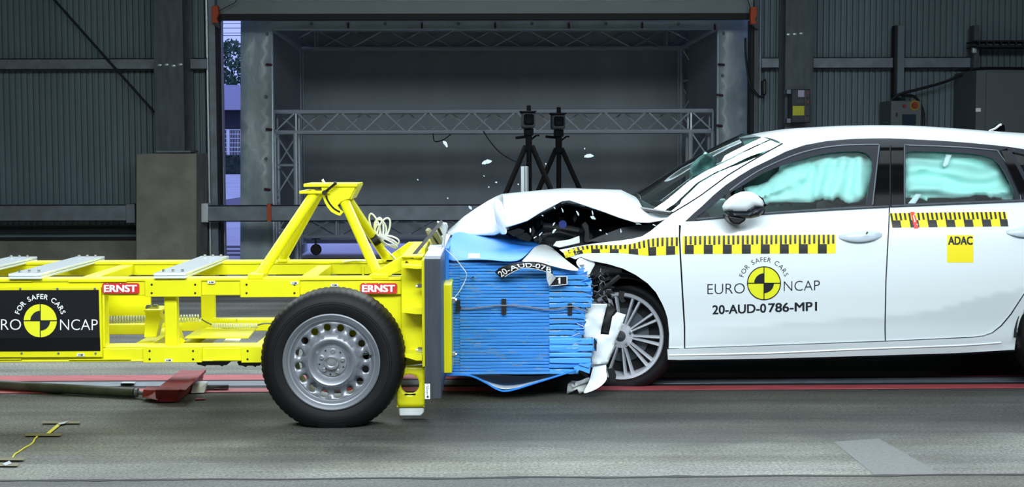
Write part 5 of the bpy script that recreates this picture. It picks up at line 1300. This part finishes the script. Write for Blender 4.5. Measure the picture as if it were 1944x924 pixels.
rh = P(2044, 640, 7.74); alloy((rh.x, 7.74, .313), 0)
alloy((hub.x-.1, 2*CC-7.74, .313), 0, None, -1); alloy((rh.x, 2*CC-7.74, .313), 0, None, -1)
b = B()
for i in range(25):
    a = -.1+(PI+.2)*i/24
    for y in (7.75, 8.2): b.v.append(Vector((rh.x+.33*math.cos(a), y, .313+.33*math.sin(a))))
b.f = [[2*i, 2*i+1, 2*i+3, 2*i+2] for i in range(24)]; b.m = [0]*24; b.add([(rh.x+.33*math.cos(-.1+(PI+.2)*i/24), 8.2, .313+.33*math.sin(-.1+(PI+.2)*i/24)) for i in range(25)], [list(range(25))])
b.build('arch_liner', 'dark', car, smooth=0, solid=.004)
# torn bumper skin in front of the wheel
def torn(name, q, Y, m, amp=.02, e=0, lab=None):
    o = panel(name, q, m, car, lambda x, y: P(x, y, Y+amp*mnoise.noise((x*.05, y*.05, Y*9))+e*(x-1140)*.001), 6, solid=.003)
    if lab: o['label'] = lab
    return o
torn('bumper_skin', [(1115, 580), (1122, 577), (1153, 577), (1147, 600), (1141, 625), (1140, 634), (1156, 635), (1163, 600), (1171, 592), (1188, 597), (1180, 620), (1171, 641), (1163, 665), (1154, 690), (1124, 691), (1123, 672), (1126, 640), (1108, 645), (1108, 610)], 7.56, 'white', .02, .6, 'torn white bumper skin')
torn('bumper_insert', [(1153, 575), (1160, 575), (1172, 590), (1163, 601), (1156, 635), (1139, 634), (1147, 600)], 7.575, 'black', .01)
rows = [[(1126, 691, 7.6), (1140, 691, 7.59), (1154, 689, 7.58)], [(1122, 706, 7.57), (1138, 705, 7.56), (1149, 703, 7.55)], [(1117, 727, 7.53), (1138, 724, 7.51), (1157, 719, 7.5)], [(1101, 750, 7.52), (1118, 745, 7.5), (1136, 737, 7.49)]]
sheet('bumper_skin', rows, 'white', car, solid=.003)
torn('bumper_skin', [(1078, 728), (1086, 722), (1120, 726), (1116, 738), (1100, 748), (1096, 738), (1076, 748)], 7.62, 'whitep', .03)
torn('bumper_skin', [(1084, 728), (1118, 716), (1122, 722), (1086, 736)], 7.6, 'white', .02)
b = B(); b.prism([(1154, 702), (1166, 700), (1170, 712), (1168, 724), (1158, 722)], 7.6, 7.64); b.prism([(1128, 640), (1133, 648), (1132, 668), (1128, 660)], 7.47, 7.475); b.build('bumper_clip', 'black', car, smooth=0)
b = B(); rr = random.Random(21)
for i in range(34):
    px = rr.uniform(1122, 1158); py = rr.uniform(516, 574)-(px-1122)*.15; s = rr.uniform(4, 12); a = rr.uniform(0, PI); Y = rr.uniform(7.6, 7.78)
    q = [(px+s*math.cos(a+k*1.57)*(1 if k % 2 else .4), py+s*math.sin(a+k*1.57)*(1 if k % 2 else .4)) for k in range(4)]; b.prism(q, Y, Y+rr.uniform(.005, .04))
b.ptube([(1130, 566, 7.62), (1150, 545, 7.64), (1176, 524, 7.66)], .012, 6); b.ptube([(1124, 530, 7.64), (1140, 522, 7.62), (1148, 530, 7.62)], .006, 6)
b.prism([(1176, 552), (1186, 553), (1184, 566), (1188, 572), (1180, 574), (1174, 566)], 7.64, 7.66)
b.build('shattered_trim', 'black', car, smooth=0)
b = B()
for i in range(10):
    px = rr.uniform(1128, 1156); py = rr.uniform(520, 575); a = rr.uniform(0, 6); b.ptube([(px, py, 7.59), (px+8*math.cos(a), py+8*math.sin(a), 7.57), (px+14*math.cos(a+.5), py+12*math.sin(a+.5), 7.58)], .0025, 5)
b.build('broken_wire', 'steel', car)
b = B(); b.prism([(930, 744), (1010, 736), (1070, 716), (1098, 706), (1120, 720), (1100, 742), (1020, 752), (940, 757)], 7.75, 8.6); b.build('crushed_undertray', 'dark', car, smooth=0)
b = B(); b.prism([(1045, 520), (1120, 500), (1180, 512), (1200, 700), (1100, 720), (1050, 700)], 8.16, 8.5); b.build('crushed_front_frame', 'dark', car, smooth=0)
# mirror ---------------------------------------------------------------------
def mirpart(name, q, m, parent, d0, amp):
    def lift_(px, py): 
        d = min(edist((px, py), q), 12)/12
        return P(px, py, 7.56-amp*(1-(1-d)**2)+d0)
    return panel(name, q, m, parent, lift_, 4, solid=.02)
MC = [(1371, 392), (1376, 383.5), (1385, 375), (1395, 368.5), (1407, 364), (1418, 363), (1428, 365), (1438, 370.5), (1447, 379), (1450.5, 386), (1449, 393), (1432, 393.5), (1424, 399), (1418, 402), (1400, 402), (1374, 401)]
mh = mirpart('mirror', MC, 'cap', car, 0, .03); mh['label'] = 'white wing mirror with dark lower shell'
mirpart('mirror_shell', [(1374, 400), (1400, 401.5), (1418, 401.5), (1425, 398.5), (1433, 393), (1451, 392.5), (1449, 404), (1441, 411), (1425, 414.5), (1408, 414.5), (1390, 412), (1379, 408)], 'trim', mh, .0, .035)
mirpart('mirror_rear_edge', [(1441, 371), (1449, 377), (1452.5, 385), (1451, 405), (1446, 409), (1447.5, 390), (1446, 380)], 'blackg', mh, .03, .02)
b = B(); b.prism([(1380, 408), (1418, 413), (1414, 420), (1404, 426), (1393, 426), (1386, 420)], 7.56, 7.72); b.build('mirror_foot', 'black', mh, bevel=.01)
# airbags ---------------------------------------------------------------------
AF = [(1412, 357), (1424, 353), (1440, 351), (1456, 344.5), (1463, 337), (1470, 331), (1478, 325), (1480, 316), (1500, 306), (1525, 299), (1560, 290), (1600, 285), (1640, 285), (1660, 296), (1660, 330), (1650, 362), (1645, 376), (1632, 386), (1612, 389.5), (1598, 382.5), (1590, 378), (1580, 386), (1572, 381.5), (1560, 381), (1546, 386), (1520, 387), (1490, 386.5), (1462, 389), (1444, 394), (1430, 392), (1420, 375)]
def bagf(px, py):
    d = edist((px, py), AF); e = 1-math.exp(-d/9)
    u = px-1415
    if px < 1535: lob = .5+.5*math.sin((px*.75+(py-386)*.9-1400)*.052)*.9+.25*math.sin((math.atan2(386-py, px-1425))*16)*(1 if px < 1530 else 0)
    else: lob = .5+.55*math.cos((px-1556+.25*(py-340)*math.sin((px-1530)*.03))*2*PI/38)
    lob += .5*mnoise.noise((px*.06, py*.05, 2))
    p = on(px, py); return P(px, py, p.y+.14-.05*e-.042*e*lob)
ab = panel('airbag', AF, 'bag', car, bagf, 5, solid=.03); ab['label'] = 'inflated aqua curtain airbag in the front side window'
AR = [(1714, 284), (1800, 284), (1860, 290), (1890, 300), (1906, 325), (1914, 345), (1926, 352), (1930, 372), (1922, 382), (1893, 379), (1886, 376.5), (1882, 379.5), (1872, 374), (1852, 374), (1840, 377.5), (1810, 380), (1780, 377), (1762, 376.5), (1760, 382), (1748, 376.5), (1714, 375)]
def bagr(px, py):
    d = edist((px, py), AR); e = 1-math.exp(-d/8)
    lob = .55*math.cos((py-362+6*math.sin((px-1700)*.03))*2*PI/36)+.35*math.cos((px-1725)*2*PI/92)*max(0, math.cos((py-325)*PI/70))+.5*mnoise.noise((px*.03, py*.06, 7))
    p = on(px, py); return P(px, py, p.y+.14-.05*e-.044*e*lob)
ar = panel('airbag', AR, 'bag', car, bagr, 5, solid=.03); ar['label'] = 'inflated aqua curtain airbag in the rear side window'
for q in ([(1796, 293), (1807, 293), (1800, 312), (1793, 317), (1790, 313)], [(1738, 368), (1750, 368), (1738, 386), (1724, 386)]):
    panel('strap', q, 'bagw', ar, lambda x, y: on(x, y, -.035), 5, solid=.003)
panel('airbag', [(1440, 350), (1450, 316), (1480, 296), (1640, 290), (1640, 385), (1400, 395)], 'bag', car, lambda x, y: mir(on(x, y))+Vector((0, -.14+.03*math.sin(x*.1), 0)), 9, solid=.03)
o = panel('airbag', [(1303, 350), (1318, 325), (1330, 306), (1341, 299), (1350, 300), (1358, 310), (1366, 318), (1352, 330), (1330, 342), (1312, 352)], 'bag', car, lambda x, y: P(x, y, 8.5+.1*mnoise.noise((x*.05, y*.05, 3))), 6, solid=.04); o['label'] = 'pale aqua front airbag seen through the windscreen'
panel('airbag', [(1440, 384), (1550, 382), (1550, 402), (1440, 406)], mat('airbag cloth with painted shade', rgb(84, 150, 136), .8), car, lambda x, y: on(x, y, -.35), 8, solid=.02)  # folded airbag cloth, shade painted into its darker teal
# interior
dp = [(1270, 412), (1300, 400), (1330, 397), (1350, 404), (1350, 470), (1270, 470)]
b = B(); b.prism(dp, 8.0, 9.15); b.build('dashboard', 'grey', car, bevel=.03)
b = B(); c = P(1395, 398, 8.2); b.tube([c+Vector((.06*math.cos(a)*.4, .185*math.sin(a), .185*math.cos(a))) for a in [2*PI*i/32 for i in range(33)]], .014, 8); b.build('steering_wheel', 'black', car)
for x0, yy in ((1590, 8.2), (1590, 8.95), (1880, 8.2), (1880, 8.95)):
    b = B(); c = P(x0, 400, yy); b.box((c.x-.02, yy-.24, .5), (c.x+.12, yy+.24, 1.12)); b.box((c.x-.5, yy-.25, .42), (c.x+.1, yy+.25, .56)); b.box((c.x+.02, yy-.13, 1.14), (c.x+.11, yy+.13, 1.3)); b.build('seat', 'black', car, bevel=.04)
panel('door_lining', [(1300, 424), (1450, 410), (1690, 398), (1940, 388), (1940, 560), (1300, 640)], 'dark', car, onl(-.09), 30, solid=.02)
panel('roof_lining', [(1500, 282), (1690, 268), (1900, 280), (1900, 283), (1690, 272), (1510, 284)], 'dark', car, lambda x, y: on(x, y, -.1), 20, solid=.02)

# ================================================================== FLYING DEBRIS
def splinter(px, py, Y, ln, wd, ang, lab, seed, th=.004):
    rr = random.Random(seed); b = B(); c = P(px, py, Y); k = Y/FPX; ca, sa = math.cos(ang), math.sin(ang); n = 7; top_ = []; bt = []
    for i in range(n+1):
        u = i/n; w_ = wd*math.sin(PI*(.12+.8*u))*(.8+.4*rr.random()); x = (u-.5)*ln; bend = .22*ln*(u-.5)**2
        for s_, L_ in ((1, top_), (-1, bt)):
            lx, ly = x, s_*w_/2+bend
            L_.append(c+Vector(((lx*ca-ly*sa)*k, rr.uniform(-.004, .004), -(lx*sa+ly*ca)*k)))
    b.add(top_+bt, [(i, i+1, n+2+i, n+1+i) for i in range(n)])
    return tag(b.build('splinter', 'shard', smooth=0, solid=th), lab, 'debris', 'flying crash splinters')
SP = [(846, 273, 8.0, 16, 7, 1.0, 'curved white splinter flying just below the middle truss'),
 (924, 307, 7.9, 22, 9, -.25, 'large pale splinter flying left of the tripods'), (1118, 295.5, 7.9, 21, 8, -.08, 'bright white splinter flying right of the tripods'),
 (893, 394, 7.7, 12, 7, .9, 'clear splinter just above the edge of the crumpled bonnet'), (793, 341, 8.0, 4, 3, .5, 'tiny speck in the air between yellow tower and bonnet, upper one'),
 (850, 376, 8.0, 4, 3, 1, 'tiny speck in the air between yellow tower and bonnet, lower one'), (942, 346, 7.8, 5, 4, .2, 'small speck in the air left of the left tripod leg'),
 (928, 355, 7.8, 4, 3, .6, 'tiny speck close above the bonnet, left of the left tripod leg'), (919, 334, 7.8, 3, 2.5, .4, 'tiny speck under the large pale splinter'), (1110, 282, 7.9, 4, 3, 1.4, 'tiny speck just above the bright white splinter'),
 (1036, 311, 7.9, 5, 2.5, 1.4, 'tiny upright speck between the two tripods'), (984, 350, 7.8, 3.5, 3, .9, 'tiny speck beside the aluminium profile post'),
 (1068, 399, 7.68, 12, 4, 1.2, 'slim splinter under the peak of the bonnet'), (1097, 405, 7.68, 14, 6, 1.1, 'clear splinter under the right slope of the bonnet'), (1125, 404, 7.67, 12, 4, 1.4, 'white splinter right of the bonnet peak, upper'),
 (1126, 413, 7.67, 15, 9, .5, 'triangular clear splinter right of the bonnet peak'), (1030, 409, 7.67, 6, 3, .6, 'small splinter under the left slope of the bonnet'), (1053, 395, 7.67, 7, 3, 1.0, 'small splinter near the top of the dark engine bay'),
 (1051, 425, 7.66, 10, 4, -1.0, 'thin splinter in front of the engine left of the blue cap'), (1007, 437, 7.66, 12, 5, 1.5, 'oval splinter in the left end of the engine bay'), (1052, 438, 7.66, 14, 7, -.9, 'ring-like splinter in front of the engine below the blue cap'),
 (1140, 437, 7.66, 6, 5, .3, 'round splinter in front of the inner wing, left one'), (1179, 438, 7.66, 11, 4, 1.4, 'upright splinter in front of the inner wing'), (1152, 444, 7.66, 5, 3, .8, 'tiny splinter low in front of the inner wing'),
 (1212, 425, 7.66, 14, 3, .1, 'thin white splinter at the right end of the engine bay'), (1242, 427, 7.66, 8, 4, .5, 'short white splinter at the rear corner of the bonnet'), (1026, 444, 7.65, 12, 3, -.9, 'thin splinter above the curled blue sheet'), (1016, 450, 7.65, 9, 3, -.6, 'thin splinter close to the broken headlamp')]
for i, s in enumerate(SP):
    k_ = .85 if i < 3 else .7
    splinter(s[0], s[1], s[2], s[3]*k_, s[4]*k_*(.8 if i > 11 else 1), s[5], s[6], i, .002)
